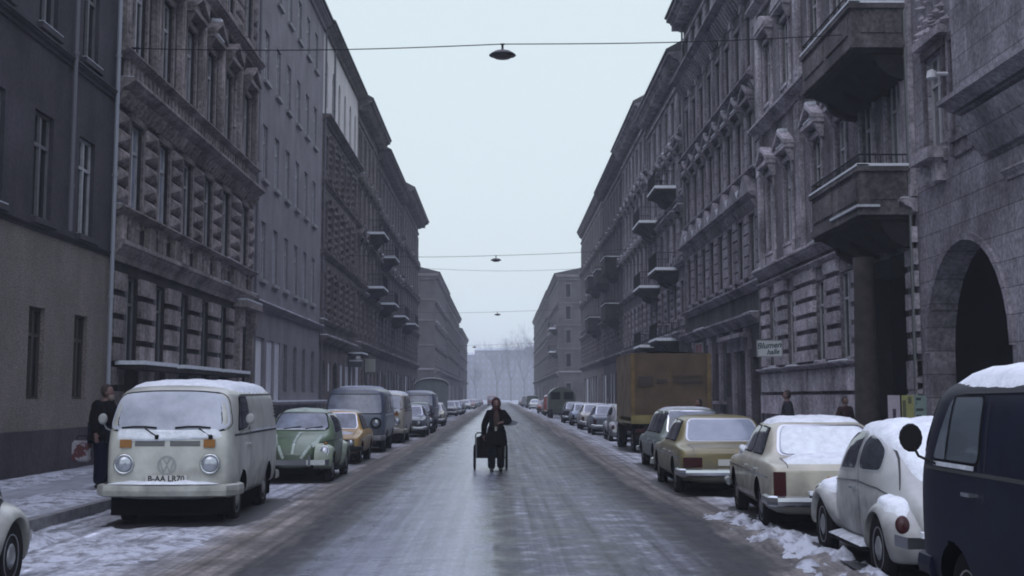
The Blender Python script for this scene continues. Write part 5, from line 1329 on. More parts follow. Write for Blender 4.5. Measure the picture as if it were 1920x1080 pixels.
    for sg in (-1, 1):
        xs_ = (w * .66,) if lights != 'twin' else (w * .70, w * .46)
        for x in xs_:
            k = MB(); k.smooth = True; k.lathe([(.078, -.02), (.078, .035), (.068, .04), (.05, .055), (.001, .06)], 16, 'y', (sg * x, yf, gz + .065), -1); k.build("headlight", LENS, root)
        a, bb_ = tail; xt = sg * (w * .93 - a / 2); lo_, _ = B.hit('y', (xt, belt - .26), 1)
        if lo_: k = MB(); k.box(xt - a / 2, xt + a / 2, lo_.y - .10, lo_.y + .022, belt - .27 - bb_ / 2, belt - .27 + bb_ / 2); k.build("tail_light", REDL, root)
    bar(root, "bumper", chromeb, [(-w * .99, .40, .44), (-w * .98, .02, .44), (-w * .9, -.07, .44), (w * .9, -.07, .44), (w * .98, .02, .44), (w * .99, .40, .44)], .13, .045)
    bar(root, "bumper", chromeb, [(w * .99, L - .40, .46), (w * .98, L - .0, .46), (w * .9, L + .07, .46), (-w * .9, L + .07, .46), (-w * .98, L - .0, .46), (-w * .99, L - .40, .46)], .13, .045)
    if plate:
        lo_, _ = B.hit('y', (0, belt - .28), 1); k = MB(); k.box(-.25, .25, lo_.y, lo_.y + .015, belt - .33, belt - .22); k.build("number_plate", PLATE, root)
    if mirror:
        l_, _ = B.hit('x', (cowl + .3, belt - .03), -1); m_ = MB(); m_.tube([(l_.x, cowl + .3, belt - .02), (l_.x - .08, cowl + .28, belt + .05)], .012, 6); m_.box(l_.x - .16, l_.x - .03, cowl + .25, cowl + .30, belt + .03, belt + .13); m_.build("wing_mirror", IRON, root)
    if snow:
        s_ = MB(); e = roofend - .02 if not estate else L - .5
        patch(B, 'z', 1, smooth_poly([(-rw_ * .9, scr + .06), (rw_ * .9, scr + .06), (rw_ * 1.0, (scr + e) / 2), (rw_ * .9, e), (-rw_ * .9, e), (-rw_ * 1.0, (scr + e) / 2)], 2), .003, 9, s_, thick=.012 if snow < 2 else .035, amp=.8, seed=1, edge=-.003)
        s_.build("roof_snow", SNOWD if snow < 2 else SNOW, root)
        if snow >= 2:
            s_ = MB(); patch(B, 'z', 1, smooth_poly([(-w * .70, deckstart + .0), (w * .70, deckstart + .0), (w * .74, L - .22), (w * .70, L - .12), (-w * .70, L - .12), (-w * .74, L - .22)], 2), .003, 8, s_, thick=.05, amp=.9, seed=4, edge=-.003)
            patch(B, 'y', 1, [(x * .97, z) for x, z in rs], .012, 8, s_, thick=.016, amp=1.2, seed=9, edge=.008); s_.build("deck_snow", SNOW, root)
            s_ = MB(); patch(B, 'z', 1, smooth_poly([(-w * .74, .2), (w * .74, .2), (w * .76, cowl - .1), (-w * .76, cowl - .1)], 2), .003, 8, s_, thick=.05, amp=.9, seed=14, edge=-.003)
            for sg in (-1, 1):
                patch(B, 'z', 1, smooth_poly([(sg * w * .80, cowl - .35), (sg * w * .93, cowl - .4), (sg * w * .95, cowl + .25), (sg * w * .84, cowl + .25)], 1), .003, 4, s_, rag=.2, thick=.06, amp=1.2, seed=11, edge=-.004)
            s_.build("bonnet_snow", SNOW, root)
            s_ = MB(); s_.box(-w * .8, w * .45, L - .02, L + .10, .535, .58); s_.box(-w * .4, w * .1, L, L + .09, .58, .62); s_.build("bumper_snow", SNOW, root)
        elif snow == 1:
            s_ = MB(); patch(B, 'z', 1, smooth_poly([(-w * .68, .35), (w * .68, .35), (w * .72, cowl - .15), (-w * .72, cowl - .15)], 2), .003, 6, s_, rag=.12, thick=.012, amp=.8, seed=3, edge=-.003); s_.build("bonnet_snow", SNOWD, root)
    return root
# ---------------------------------------------------------------- parked cars
GZ = -.062                                   # gutter height where the cars stand
P_CREAM = paint("cream_white_paint", (.46, .47, .43)); P_WHITE = paint("off_white_paint", (.50, .50, .48))
P_GREEN = paint("mid_green_paint", (.13, .19, .12)); P_GREENL = paint("pale_green_paint", (.29, .36, .26)); P_YEL = paint("ochre_yellow_paint", (.48, .30, .09))
P_BLUEG = paint("dull_blue_paint", (.10, .125, .175)); P_NAVY = mat("navy_paint", (.004, .006, .020), .45, spec=.25, var=.2); P_OLIVE = paint("gold_olive_paint", (.20, .17, .075))
P_GREYG = paint("grey_green_paint", (.20, .24, .22)); P_IVORY = paint("ivory_paint", (.42, .40, .33)); P_RED = paint("faded_red_paint", (.28, .06, .05)); P_LBLUE = paint("light_blue_paint", (.26, .33, .45))
P_DGREEN = paint("dark_army_green_paint", (.05, .065, .05)); P_SILV = paint("silver_grey_paint", (.30, .31, .33))

# left kerb, nose toward the camera
bay_van("white panel van with snowed-up windscreen and round badge, nose toward us", P_CREAM, P_CREAM, (-4.41, 17.8, GZ), R(1.5), plate="B-AA LR70")
beetle("green rounded car with pale snow-dusted roof, right behind the white van", P_GREEN, P_GREENL, (-4.10, 26.3, GZ), 0, snow=1)
saloon("yellow boxy car with twin headlamps between the green car and the blue van", P_YEL, (-4.30, 33.6, GZ), 0, L=3.9, W=.79, H=1.40, belt=.86, cowl=1.15, scr=1.62, roofend=2.9, deckstart=3.35, wb=(.72, 3.05), wr=.29, lights='twin', snow=1, hoodz=.80, chromeb=IRON)
beetle("dark-bodied rounded car with cream fenders, cut off by the left edge", P_NAVY, P_CREAM, (-4.92, 8.75, GZ), R(2), snow=1, mirror=False)

def box_van(label, pm, loc, rz, L=4.8, W=.95, H=2.05, name="delivery_van", group=None):
    """forward-control van with a high split windscreen and round lamps in dark rings"""
    root = empty(name, loc, rz, label, "van", group)
    def sec(y, w, top, k, zb=.42):
        off = lambda z: k * (max(0, 1.25 - abs(z - .95)) * -.06 + (0 if z < 1.15 else (z - 1.15) * .42))
        pr = [(0, zb), (w * .88, zb), (w * .98, zb + .1), (w, .8), (w, 1.12), (w * .97, 1.3), (w * .94, 1.6), (w * .88, top - .14), (w * .70, top - .035), (w * .35, top - .005), (0, top)]
        return [(x, y + off(z), z) for x, z in pr]
    st = [sec(.02, W * .86, H - .08, 1, .5), sec(.07, W * .93, H - .04, 1, .46), sec(.3, W * .985, H - .02, .8), sec(.9, W, H, .2), sec(2.2, W, H + .01, 0), sec(L - .4, W, H, 0), sec(L - .1, W * .98, H - .03, 0), sec(L - .03, W * .93, H - .07, 0, .48)]
    B = Body(loft(st, caps=(-.05, .02), levels=2), [(.95, .34, .40), (L - 1.1, .34, .40)], .55)
    link("body", B.mesh("body", [pm, DARK]), root); underbody(root, W - .2, .3, L - .2, .22, .6); wheels(root, (.95, L - 1.1), .34, .18, STEEL, W - .15)
    o = rpoly([(-.82, 1.24), (.82, 1.24), (.76, 1.80), (-.76, 1.80)], .10)
    patch(B, 'y', -1, [(x * 1.04, 1.53 + (z - 1.53) * 1.1) for x, z in o], .005).build("windscreen_seal", RUBBER, root); ws_ = patch(B, 'y', -1, o, .010).build("windscreen", FROSTG, root)
    for sg in (-1, 1):
        for a, b_ in ((.75, 1.45),):
            patch(B, 'x', sg, rpoly([(a, 1.26), (b_, 1.26), (b_, 1.76), (a + .18, 1.76)], .07), .008).build("door_window", CARGLASS, root)
        for a in (1.75, 3.0):
            patch(B, 'x', sg, rpoly([(a, 1.3), (a + 1.0, 1.3), (a + 1.0, 1.76), (a, 1.76)], .06), .008).build("side_window", CARGLASS, root)
        hd = disc_on(B, 'y', -1, (sg * .66, .95), [(.165, -.05), (.17, .05), (.13, .09), (.12, .04)]).build("lamp_ring", IRON, root)
        disc_on(B, 'y', -1, (sg * .66, .95), [(.125, 0), (.125, .06), (.06, .085), (.001, .09)]).build("headlight", LENS, hd)
        s_ = strip(B, 'x', sg, [(.3, 1.19), (L - .2, 1.19)], .05, .012); s_.build("belt_snow", SNOWD, root)
        s_ = strip(B, 'x', sg, [(1.5, 1.78), (1.5, .5)], .012, .005); s_.build("panel_gap", DARK, root)
    disc_on(B, 'y', -1, (0.0, .98), [(.11, 0), (.11, .03), (.09, .035)]).build("badge", CHROME, root)
    q = MB(); 
    for i in range(4): strip(B, 'y', -1, [(-.35, .74 + i * .05), (.35, .74 + i * .05)], .018, .006, q)
    q.build("grille", DARK, root)
    bar(root, "bumper", P_SILV, [(-.9, .2, .5), (-.8, -.10, .5), (.8, -.10, .5), (.9, .2, .5)], .16, .05)
    s_ = MB(); patch(B, 'z', 1, smooth_poly([(-.72, .7), (.72, .7), (.78, L - .4), (-.78, L - .4)], 2), .003, 8, s_, thick=.03, amp=.8, edge=-.004); s_.build("roof_snow", mat("bluish_old_snow", (.36, .40, .50), .85, var=.2), root)
    return root
box_van("dull blue van with a tall windscreen and lamps in black rings, on the left", P_BLUEG, (-4.42, 40.6, GZ), R(1))
v2 = bay_van("pale beige van parked just behind the dull blue one on the left", P_IVORY, P_IVORY, (-4.35, 49.0, GZ), 0, panel=False)
saloon("blue saloon with snowy roof, fourth vehicle from the trailer, left kerb", P_BLUEG, (-4.0, 56.4, GZ), 0, snow=1, frontglass=FROSTG)
def farcar(src, mname, label, loc, rz, body=None, group=None):
    c = copy_tree(src); c.location = loc; c.rotation_euler = (0, 0, rz); c['label'] = label
    if 'group' in c: del c['group']
    if group: c['group'] = group
    if body:
        for ch in c.children:
            if ch.name.split('.')[0] in ('body', 'fender'): set_mat(ch, body)
    return c
C_SAL = bpy.data.objects['parked_car.001']; C_BEE = bpy.data.objects['rounded_car']; C_YEL = bpy.data.objects['parked_car']
C_BVAN = v2; C_BOX = bpy.data.objects['delivery_van.001']
GL, GRr = "cars parked along the left kerb", "cars parked along the right kerb"
farcar(C_BEE, '', "dark blue rounded car two behind the beige van on the left", (-3.9, 62.5, GZ), 0, P_NAVY)
farcar(C_BOX, '', "blue-grey box van with a pale windscreen, third vehicle before the trailer", (-4.3, 69.0, GZ), 0, P_BLUEG)
farcar(C_SAL, '', "ivory saloon nearest the near side of the grey trailer", (-4.1, 77.5, GZ), 0, P_IVORY)
farcar(C_YEL, '', "small pale grey car close before the grey trailer on the left", (-4.3, 86, GZ), 0, P_SILV)

# site trailer with a barrel roof
tr = empty("site_trailer", (-5.55, 108.0, GZ), R(2), "grey-green site trailer with snow-edged barrel roof at the left kerb", "trailer")
W_, ZR, ZS = 1.28, 3.15, 2.75
def arc(w, z0, z1, n=14): return [(w * math.cos(math.pi * i / n), z0 + (z1 - z0) * math.sin(math.pi * i / n)) for i in range(n + 1)]
k = MB(); pr = [(-W_, .75), (W_, .75)] + arc(W_, ZS - .05, ZR); k.prism(pr, 0, 6.5); k.build("body", paint("grey_green_boards", (.16, .19, .20), .15, .7), tr)
k = MB(); o_ = arc(W_ + .10, ZS - .06, ZR + .09); i_ = arc(W_ + .02, ZS - .06, ZR + .005); k.prism(o_ + i_[::-1], -.12, 6.62); k.build("roof", ROOFT, tr)
k = MB(); o_ = arc(W_ + .13, ZS, ZR + .16); i_ = arc(W_ + .10, ZS, ZR + .095); k.prism(o_ + i_[::-1], -.14, 6.6); k.build("roof_snow", SNOW, tr)
k = MB(); k.box(-.9, .9, .1, 6.4, .5, .745); k.build("chassis", IRON, tr); wheels(tr, (1.2, 5.2), .38, .2, STEEL, 1.02)
k = MB(); k.tube([(-.4, .1, .6), (0, -1.5, .5)], .04, 6); k.tube([(.4, .1, .6), (0, -1.5, .5)], .04, 6); k.build("drawbar", IRON, tr)
k = MB(); 
for x in (-.95, -.32, .32, .95): k.box(x - .03, x + .03, -.022, -.002, .78, ZS + (.28 if abs(x) < .5 else .0))
k.build("batten", paint("grey_green_boards", (.16, .19, .20)), tr)

# right kerb, tails toward the camera
volvo = saloon("ivory saloon with rear window and boot under thick snow, behind the white rounded car", P_IVORY, (4.42, 21.05, GZ), R(180 - 3.2), L=4.64, W=.865, H=1.44, belt=.93, cowl=1.42, scr=1.95, roofend=3.35, deckstart=3.95, deck=.95, wb=(.87, 3.47), wr=.32, snow=2, rearglass=RIME, tail=(.15, .30), roofw=.74)
beetle("white rounded car heaped with snow, beside the navy van", paint("grey_white_paint", (.42, .43, .43)), paint("grey_white_paint", (.42, .43, .43)), (4.33, 15.75, GZ), R(180 - 1.5), snow=2)
merc = saloon("gold-olive saloon with bright rear window frame, in front of the brown truck", P_OLIVE, (4.02, 27.6, GZ), R(180 - 1), L=4.95, W=.90, H=1.42, belt=.90, cowl=1.5, scr=2.1, roofend=3.45, deckstart=4.05, deck=.90, wb=(.9, 3.75), wr=.325, snow=0, tail=(.32, .16), chrome_rear=True, rearglass=mat("painted_sky_glass", (.24, .28, .36), .12, spec=.8, var=.1), plate=True, roofw=.72)  # rear glass has the sky's reflection put into its base colour
saloon("pale grey-green estate car half hidden by the gold-olive saloon", P_GREYG, (4.35, 34.3, GZ), R(180), L=4.4, W=.84, H=1.50, belt=.88, cowl=1.4, scr=1.9, estate=True, wb=(.8, 3.35), snow=1, name="estate_car")
nv = bay_van("navy blue van with snowy roof at the right edge", P_NAVY, P_NAVY, (4.0, 10.3, GZ), R(180 - .5), panel=True, clearglass=True)

# truck with a tarpaulin
TARP = mat("brown_tarpaulin", (.115, .078, .045), .75, col2=(.07, .048, .032), vscale=1.6, bump=.5, bscale=5)
TARPY = mat("ochre_tarpaulin_edge", (.15, .10, .04), .75, var=.3, vscale=3); YG = paint("yellow_green_paint", (.22, .18, .055), .3, .5)
tk = empty("truck", (5.16, 40.3, GZ), R(1), "truck with a tall brown tarpaulin, its tail toward us", "truck")
k = MB(); bm = bmesh.new()
nx, ny, nz_ = 16, 22, 14; X0, X1, Y0, Y1, Z0, Z1 = -1.2, 1.2, 0, 4.3, 1.12, 3.05
def tp(x, y, z, n): 
    d = .05 * mnoise.noise(Vector((x * 1.7, y * 1.7, z * 1.7))) + .02 * mnoise.noise(Vector((x * 8, y * 8, z * .8))) + .02 * mnoise.noise(Vector((x * 5, y * 5, z * 1.2))) - .012 * abs(math.sin(y * 3.4)) * (z > 1.3)
    return (x + n[0] * d, y + n[1] * d, z + n[2] * (d + .05 * math.cos(x * 1.2)))
def face_grid(a, b_, fn, mi=0):
    k.m = mi; n0 = len(k.v)
    k.add([fn(i / a, j / b_) for j in range(b_ + 1) for i in range(a + 1)], [(j * (a + 1) + i, j * (a + 1) + i + 1, (j + 1) * (a + 1) + i + 1, (j + 1) * (a + 1) + i) for j in range(b_) for i in range(a)])
k.smooth = True
face_grid(nx, nz_, lambda u, v: tp(X0 + (X1 - X0) * u, Y0, Z0 + (Z1 - Z0) * v, (0, -1, 0)))
face_grid(nx, nz_, lambda u, v: tp(X0 + (X1 - X0) * u, Y1, Z0 + (Z1 - Z0) * v, (0, 1, 0)))
face_grid(ny, nz_, lambda u, v: tp(X0, Y0 + (Y1 - Y0) * u, Z0 + (Z1 - Z0) * v, (-1, 0, 0)), 1)  # street side gets a lighter brown, painted as if lit
face_grid(ny, nz_, lambda u, v: tp(X1, Y0 + (Y1 - Y0) * u, Z0 + (Z1 - Z0) * v, (1, 0, 0)))
face_grid(nx, ny, lambda u, v: tp(X0 + (X1 - X0) * u, Y0 + (Y1 - Y0) * v, Z1, (0, 0, 1)))
k.build("tarpaulin", [TARP, mat("lit_brown_tarpaulin", (.24, .19, .13), .75, col2=(.16, .12, .08), vscale=2, bump=.4, bscale=5)], tk, smooth=True)
k = MB(); k.box(-1.215, -1.10, -.05, -.03, 1.12, 3.04); k.box(1.10, 1.215, -.05, -.03, 1.12, 3.04); k.box(-.04, .0, -.05, -.035, 2.05, 2.45); k.build("tarpaulin_flap", TARPY, tk)
k = MB(); k.box(-1.22, 1.22, -.07, 4.35, .93, 1.0); k.box(-1.23, 1.23, -.09, -.06, 1.0, 1.19)
for x in seq(-1.1, 12, .2): k.box(x - .03, x + .03, -.105, -.091, 1.02, 1.17)
k.build("tailboard", YG, tk)
k = MB()
for a, b_ in ((-1.0, -.55), (-.45, -.12), (.05, .95)): k.box(a, b_, -.062, -.05, 2.17, 2.27); 
k.box(-1.0, -.55, -.061, -.052, 2.08, 2.35); k.box(.05, .95, -.061, -.052, 2.34, 2.38); k.build("faded_stencil", mat("faded_dark_marking", (.055, .042, .036), .8), tk)
k = MB(); k.box(-.85, .85, .1, 5.6, .62, .92); k.box(-1.05, 1.05, .0, .12, .48, .62); k.build("chassis", IRON, tk)
a_, b__ = wheel_meshes(.45, .28, STEEL)
for y in (1.2, 5.3):
    for sg in (-1, 1):
        o = link("wheel", a_, tk, (sg * .92, y, .45), (0, 0, 0 if sg > 0 else math.pi)); link("rim", b__, o)
for sg in (-1, 1):
    k = MB(); k.box(sg * .95 - .13, sg * .95 + .13, -.04, .02, .66, .78); k.build("tail_light", REDL, tk)
def csec(y, w, top, zb=.75): return [(0, y, zb), (w * .9, y, zb), (w, y, zb + .15), (w, y, 1.3), (w * .96, y, 1.65), (w * .88, y, top - .15), (w * .6, y, top - .02), (0, y, top)]
CB = Body(loft([csec(4.45, 1.02, 2.35), csec(4.5, 1.08, 2.4), csec(5.2, 1.1, 2.42), csec(5.7, 1.08, 2.38), csec(5.95, .98, 1.75), csec(6.5, .92, 1.45), csec(6.65, .8, 1.35, .85)], levels=2), [(5.3, .45, .56)], .6)
cab = link("cab", CB.mesh("cab", [YG, DARK]), tk)
for sg in (-1, 1): patch(CB, 'x', sg, smooth_poly([(4.75, 1.6), (5.55, 1.6), (5.45, 2.15), (4.75, 2.15)], 2), .008).build("door_window", CARGLASS, cab)
patch(CB, 'y', 1, smooth_poly([(-.8, 1.75), (.8, 1.75), (.72, 2.2), (-.72, 2.2)], 2), .008).build("windscreen", FROSTG, cab)

# beyond the truck
farcar(C_BEE, '', "pale grey rounded car next beyond the brown truck on the right", (4.95, 55.0, GZ), R(180), P_SILV)
farcar(C_SAL, '', "blue-grey saloon second beyond the brown truck on the right", (4.95, 64.0, GZ), R(180), P_BLUEG)
farcar(C_SAL, '', "dull navy saloon between the light blue small car and the army green truck", (5.0, 92.5, GZ), R(180), P_NAVY)
farcar(C_SAL, '', "white saloon with a whitened rear window, third beyond the brown truck", (5.0, 73.5, GZ), R(180), P_WHITE)
farcar(C_YEL, '', "light blue small car beside the dark canvas-topped truck", (5.0, 83.0, GZ), R(180), P_LBLUE)
# canvas-topped truck, dark green
ct = empty("canvas_truck", (5.0, 108.0, GZ), 0, "dark army green truck with a rounded canvas top on the right", "truck")
k = MB(); k.prism([(-1.1, .9), (1.1, .9), (1.1, 1.5)] + arc(1.1, 1.75, 2.55)[0:] + [(-1.1, 1.5)], 0, 3.6); k.build("canvas_top", P_DGREEN, ct)
k = MB(); k.box(-1.12, 1.12, -.04, 3.65, .75, 1.3); k.box(-.75, .75, .1, 5.4, .45, .74); k.build("load_bed", P_DGREEN, ct)
k = MB(); k.box(-.9, -.15, -.05, -.01, 1.55, 2.15); k.box(.15, .9, -.05, -.01, 1.55, 2.15); k.build("rear_opening", DARK, ct)
k = MB(); k.prism([(-1.0, .7), (1.0, .7), (1.0, 1.6), (.85, 2.2), (-.85, 2.2), (-1.0, 1.6)], 3.75, 5.2); k.box(-.8, .8, 5.2, 6.1, .7, 1.35); k.build("cab", P_DGREEN, ct)
for y in (.9, 5.4):
    for sg in (-1, 1): o = link("wheel", a_, ct, (sg * .85, y, .45), (0, 0, 0 if sg > 0 else math.pi)); link("rim", b__, o)
farcar(C_BVAN, '', "van with red lower body and cream top beyond the army green truck", (4.9, 128, GZ), R(180), P_RED)
rnd = random.Random(8)
cols = [P_NAVY, P_SILV, P_BLUEG, P_WHITE, P_DGREEN, P_LBLUE, P_IVORY, P_RED, P_GREYG]
cn = {'navy_paint': 'navy', 'silver_grey_paint': 'silver grey', 'dull_blue_paint': 'dull blue', 'off_white_paint': 'off-white', 'dark_army_green_paint': 'dark green', 'light_blue_paint': 'light blue', 'ivory_paint': 'ivory', 'faded_red_paint': 'faded red', 'grey_green_paint': 'grey-green'}
ordn = "first second third fourth fifth sixth seventh eighth ninth tenth eleventh twelfth thirteenth fourteenth fifteenth sixteenth seventeenth eighteenth".split()
i = 0; y = 118.0
while y < 300 and i < 18:
    if 152 < y < 179: y = 181
    src, kd = rnd.choice([(C_SAL, "saloon"), (C_SAL, "saloon"), (C_BEE, "rounded car"), (C_YEL, "small car"), (C_BOX, "van")]); cc = cols[(i * 4 + 1) % 9]
    farcar(src, '', "%s %s, %s parked vehicle beyond the grey-green trailer on the left" % (cn[cc.name], kd, ordn[i]), (-4.6 + rnd.uniform(-.25, .25), y, GZ), 0, cc, GL); y += rnd.uniform(6.0, 9.5) + i * .35; i += 1
i = 0; y = 136.0
while y < 300 and i < 18:
    if 150 < y < 191: y = 192
    src, kd = rnd.choice([(C_SAL, "saloon"), (C_SAL, "saloon"), (C_BEE, "rounded car"), (C_YEL, "small car"), (C_BOX, "van")]); cc = cols[(i * 5 + 2) % 9]
    farcar(src, '', "%s %s, %s parked vehicle beyond the red and cream van" % (cn[cc.name], kd, ordn[i]), (4.9 + rnd.uniform(-.25, .25), y, GZ), R(180), cc, GRr); y += rnd.uniform(6.0, 9.0) + i * .35; i += 1
farcar(C_BOX, '', "hazy red van standing in the middle of the road far behind the walker", (-1.6, 262, GZ), 0, P_RED)
# ---------------------------------------------------------------- bare asphalt, darkened as painted shade under the parked cars, trodden snow
BARE_SHADE = mat("bare_shaded_asphalt", (.022, .022, .026), .55, var=.4, vscale=5, bump=.3, bscale=40)  # snow-free asphalt, its dark tone doubling as shade beneath the cars
def bare_shade_patch(x, y0, y1, w, seed):
    n = 40; V = []; pts = []
    for i in range(n):
        a = 2 * math.pi * i / n; c, s_ = math.cos(a), math.sin(a)
        ex = (abs(c) ** .35) * (1 if c > 0 else -1); ey = (abs(s_) ** .35) * (1 if s_ > 0 else -1)
        k = 1 + .07 * mnoise.noise(Vector((c * 3, s_ * 3, seed))) + .04 * mnoise.noise(Vector((c * 11, s_ * 11, seed)))
        pts.append((x + ex * w * k, (y0 + y1) / 2 + ey * (y1 - y0) / 2 * k))
    b = MB(); rings = 10; cx, cy_ = x, (y0 + y1) / 2
    for r in range(rings):
        t_ = 1 - r / rings * .98
        for p in pts:
            q = (cx + (p[0] - cx) * t_, cy_ + (p[1] - cy_) * t_); V.append((q[0], q[1], rough_z(*q) + (.002 if r == 0 else .012)))
    F = [(r * n + i, r * n + (i + 1) % n, (r + 1) * n + (i + 1) % n, (r + 1) * n + i) for r in range(rings - 1) for i in range(n)] + [tuple(range((rings - 1) * n, rings * n))]
    b.add(V, F); tag(b.build("road", BARE_SHADE, smooth=True), kind='structure')
for i, (x, a, b_, w) in enumerate(((-4.35, 17.6, 22.4, 1.0), (-4.1, 26.2, 30.3, .92), (-4.25, 33.7, 37.4, .9), (-4.4, 40.6, 45.4, 1.0), (-4.4, 49, 53.5, 1.0), (4.45, 16.3, 21.1, 1.0), (4.3, 11.6, 15.7, .95), (4.0, 22.7, 27.6, 1.05), (4.3, 30, 34.4, 1.0), (5.1, 40.5, 47, 1.3), (4.2, 6.3, 10.7, 1.1), (-4.9, 8.6, 12.8, .95))):
    bare_shade_patch(x, a, b_, w, i * 3.1)
def bank(x0, x1, y0, y1, h, seed, sc=1.0, m=SNOWD, cov=.0, base=None):
    nx, ny = max(6, int((x1 - x0) / .045)), int((y1 - y0) / .06); V = []
    for j in range(ny + 1):
        for i in range(nx + 1):
            u, v = i / nx, j / ny; x, y = x0 + (x1 - x0) * u, y0 + (y1 - y0) * v
            e = math.sin(math.pi * u) ** .7 * min(1, 6 * v, 6 * (1 - v))
            n = fbm(x, y, 1.3 * sc, seed) * .9 + fbm(x, y, 4 * sc, seed + 4) * .45 + fbm(x, y, 11, seed) * .26
            z = (base(x, y) if base else rough_z(x, y)) + h * (e * (.55 + n + cov) - .32); V.append((x, y, z))
    F = [(j * (nx + 1) + i, j * (nx + 1) + i + 1, (j + 1) * (nx + 1) + i + 1, (j + 1) * (nx + 1) + i) for j in range(ny) for i in range(nx)]
    b = MB(); b.add(V, F); return tag(b.build("snow_heap", m, smooth=True, recalc=False), kind='stuff')
DIRTY = mat("trodden_snow", (.46, .49, .56), .9, col2=(.17, .17, .19), vscale=4.5, bump=.8, bscale=30, lo=.36, hi=.56, spec=.2)
bank(2.75, 3.9, 11.0, 20.5, .13, 2.0, m=DIRTY, cov=-.26, sc=1.5)
bank(-5.95, -5.15, 12.6, 17.4, .10, 7.0, m=DIRTY, cov=.25); bank(-5.2, -3.3, 13.0, 17.6, .06, 9.0, m=DIRTY, cov=-.1); None
bank(-7.6, -6.15, 14.0, 26.0, .05, 12.0, m=DIRTY, cov=.0, base=lambda x, y: .09); bank(-9.6, -8.3, 16.0, 30.0, .06, 13.0, m=DIRTY, cov=.0, base=lambda x, y: .09)
bank(2.9, 3.6, 44.0, 110.0, .06, 15.0, m=DIRTY, cov=0) if False else None

# ---------------------------------------------------------------- people
def skin(name, pts, edges, rad, mt, parent=None, sub=2, root=0, flat=None):
    me = bpy.data.meshes.new("t"); me.from_pydata(pts, edges, [])
    o = bpy.data.objects.new("t", me); COL.objects.link(o)
    sk = o.modifiers.new("s", 'SKIN'); sk.use_smooth_shade = True
    for i, v in enumerate(me.skin_vertices[0].data):
        r = rad[i]; v.radius = (r, r) if not isinstance(r, tuple) else r; v.use_root = (i == root)
    sb = o.modifiers.new("u", 'SUBSURF'); sb.levels = sub; sb.render_levels = sub
    dg = bpy.context.evaluated_depsgraph_get(); m2 = bpy.data.meshes.new_from_object(o.evaluated_get(dg)); bpy.data.objects.remove(o)
    m2.materials.clear(); m2.materials.append(mt)
    for p in m2.polygons: p.use_smooth = True
    return link(name, m2, parent)
def ellip(mb, c, r, n=14, m=10, fn=None):
    V = []; F = []
    for j in range(m + 1):
        a = math.pi * j / m
        for i in range(n):
            b_ = 2 * math.pi * i / n; p = Vector((math.sin(a) * math.cos(b_) * r[0], math.sin(a) * math.sin(b_) * r[1], math.cos(a) * r[2]))
            if fn: p = fn(p)
            V.append((c[0] + p.x, c[1] + p.y, c[2] + p.z))
    for j in range(m):
        for i in range(n): F.append((j * n + i, j * n + (i + 1) % n, (j + 1) * n + (i + 1) % n, (j + 1) * n + i))
    mb.smooth = True; mb.add(V, F)
SKIN = mat("skin", (.15, .085, .075), .6, var=.08); HAIRD = mat("dark_hair", (.018, .013, .012), .7); COATB = mat("black_wool", (.0045, .004, .0055), .95, var=.3, vscale=8, bump=.4, spec=.1); TROUS = mat("dark_trousers", (.004, .004, .006), .95, spec=.1)
TROUSB = mat("dark_blue_trousers", (.005, .007, .018), .95, spec=.1); SHOE = mat("dark_shoes", (.01, .01, .01), .5)
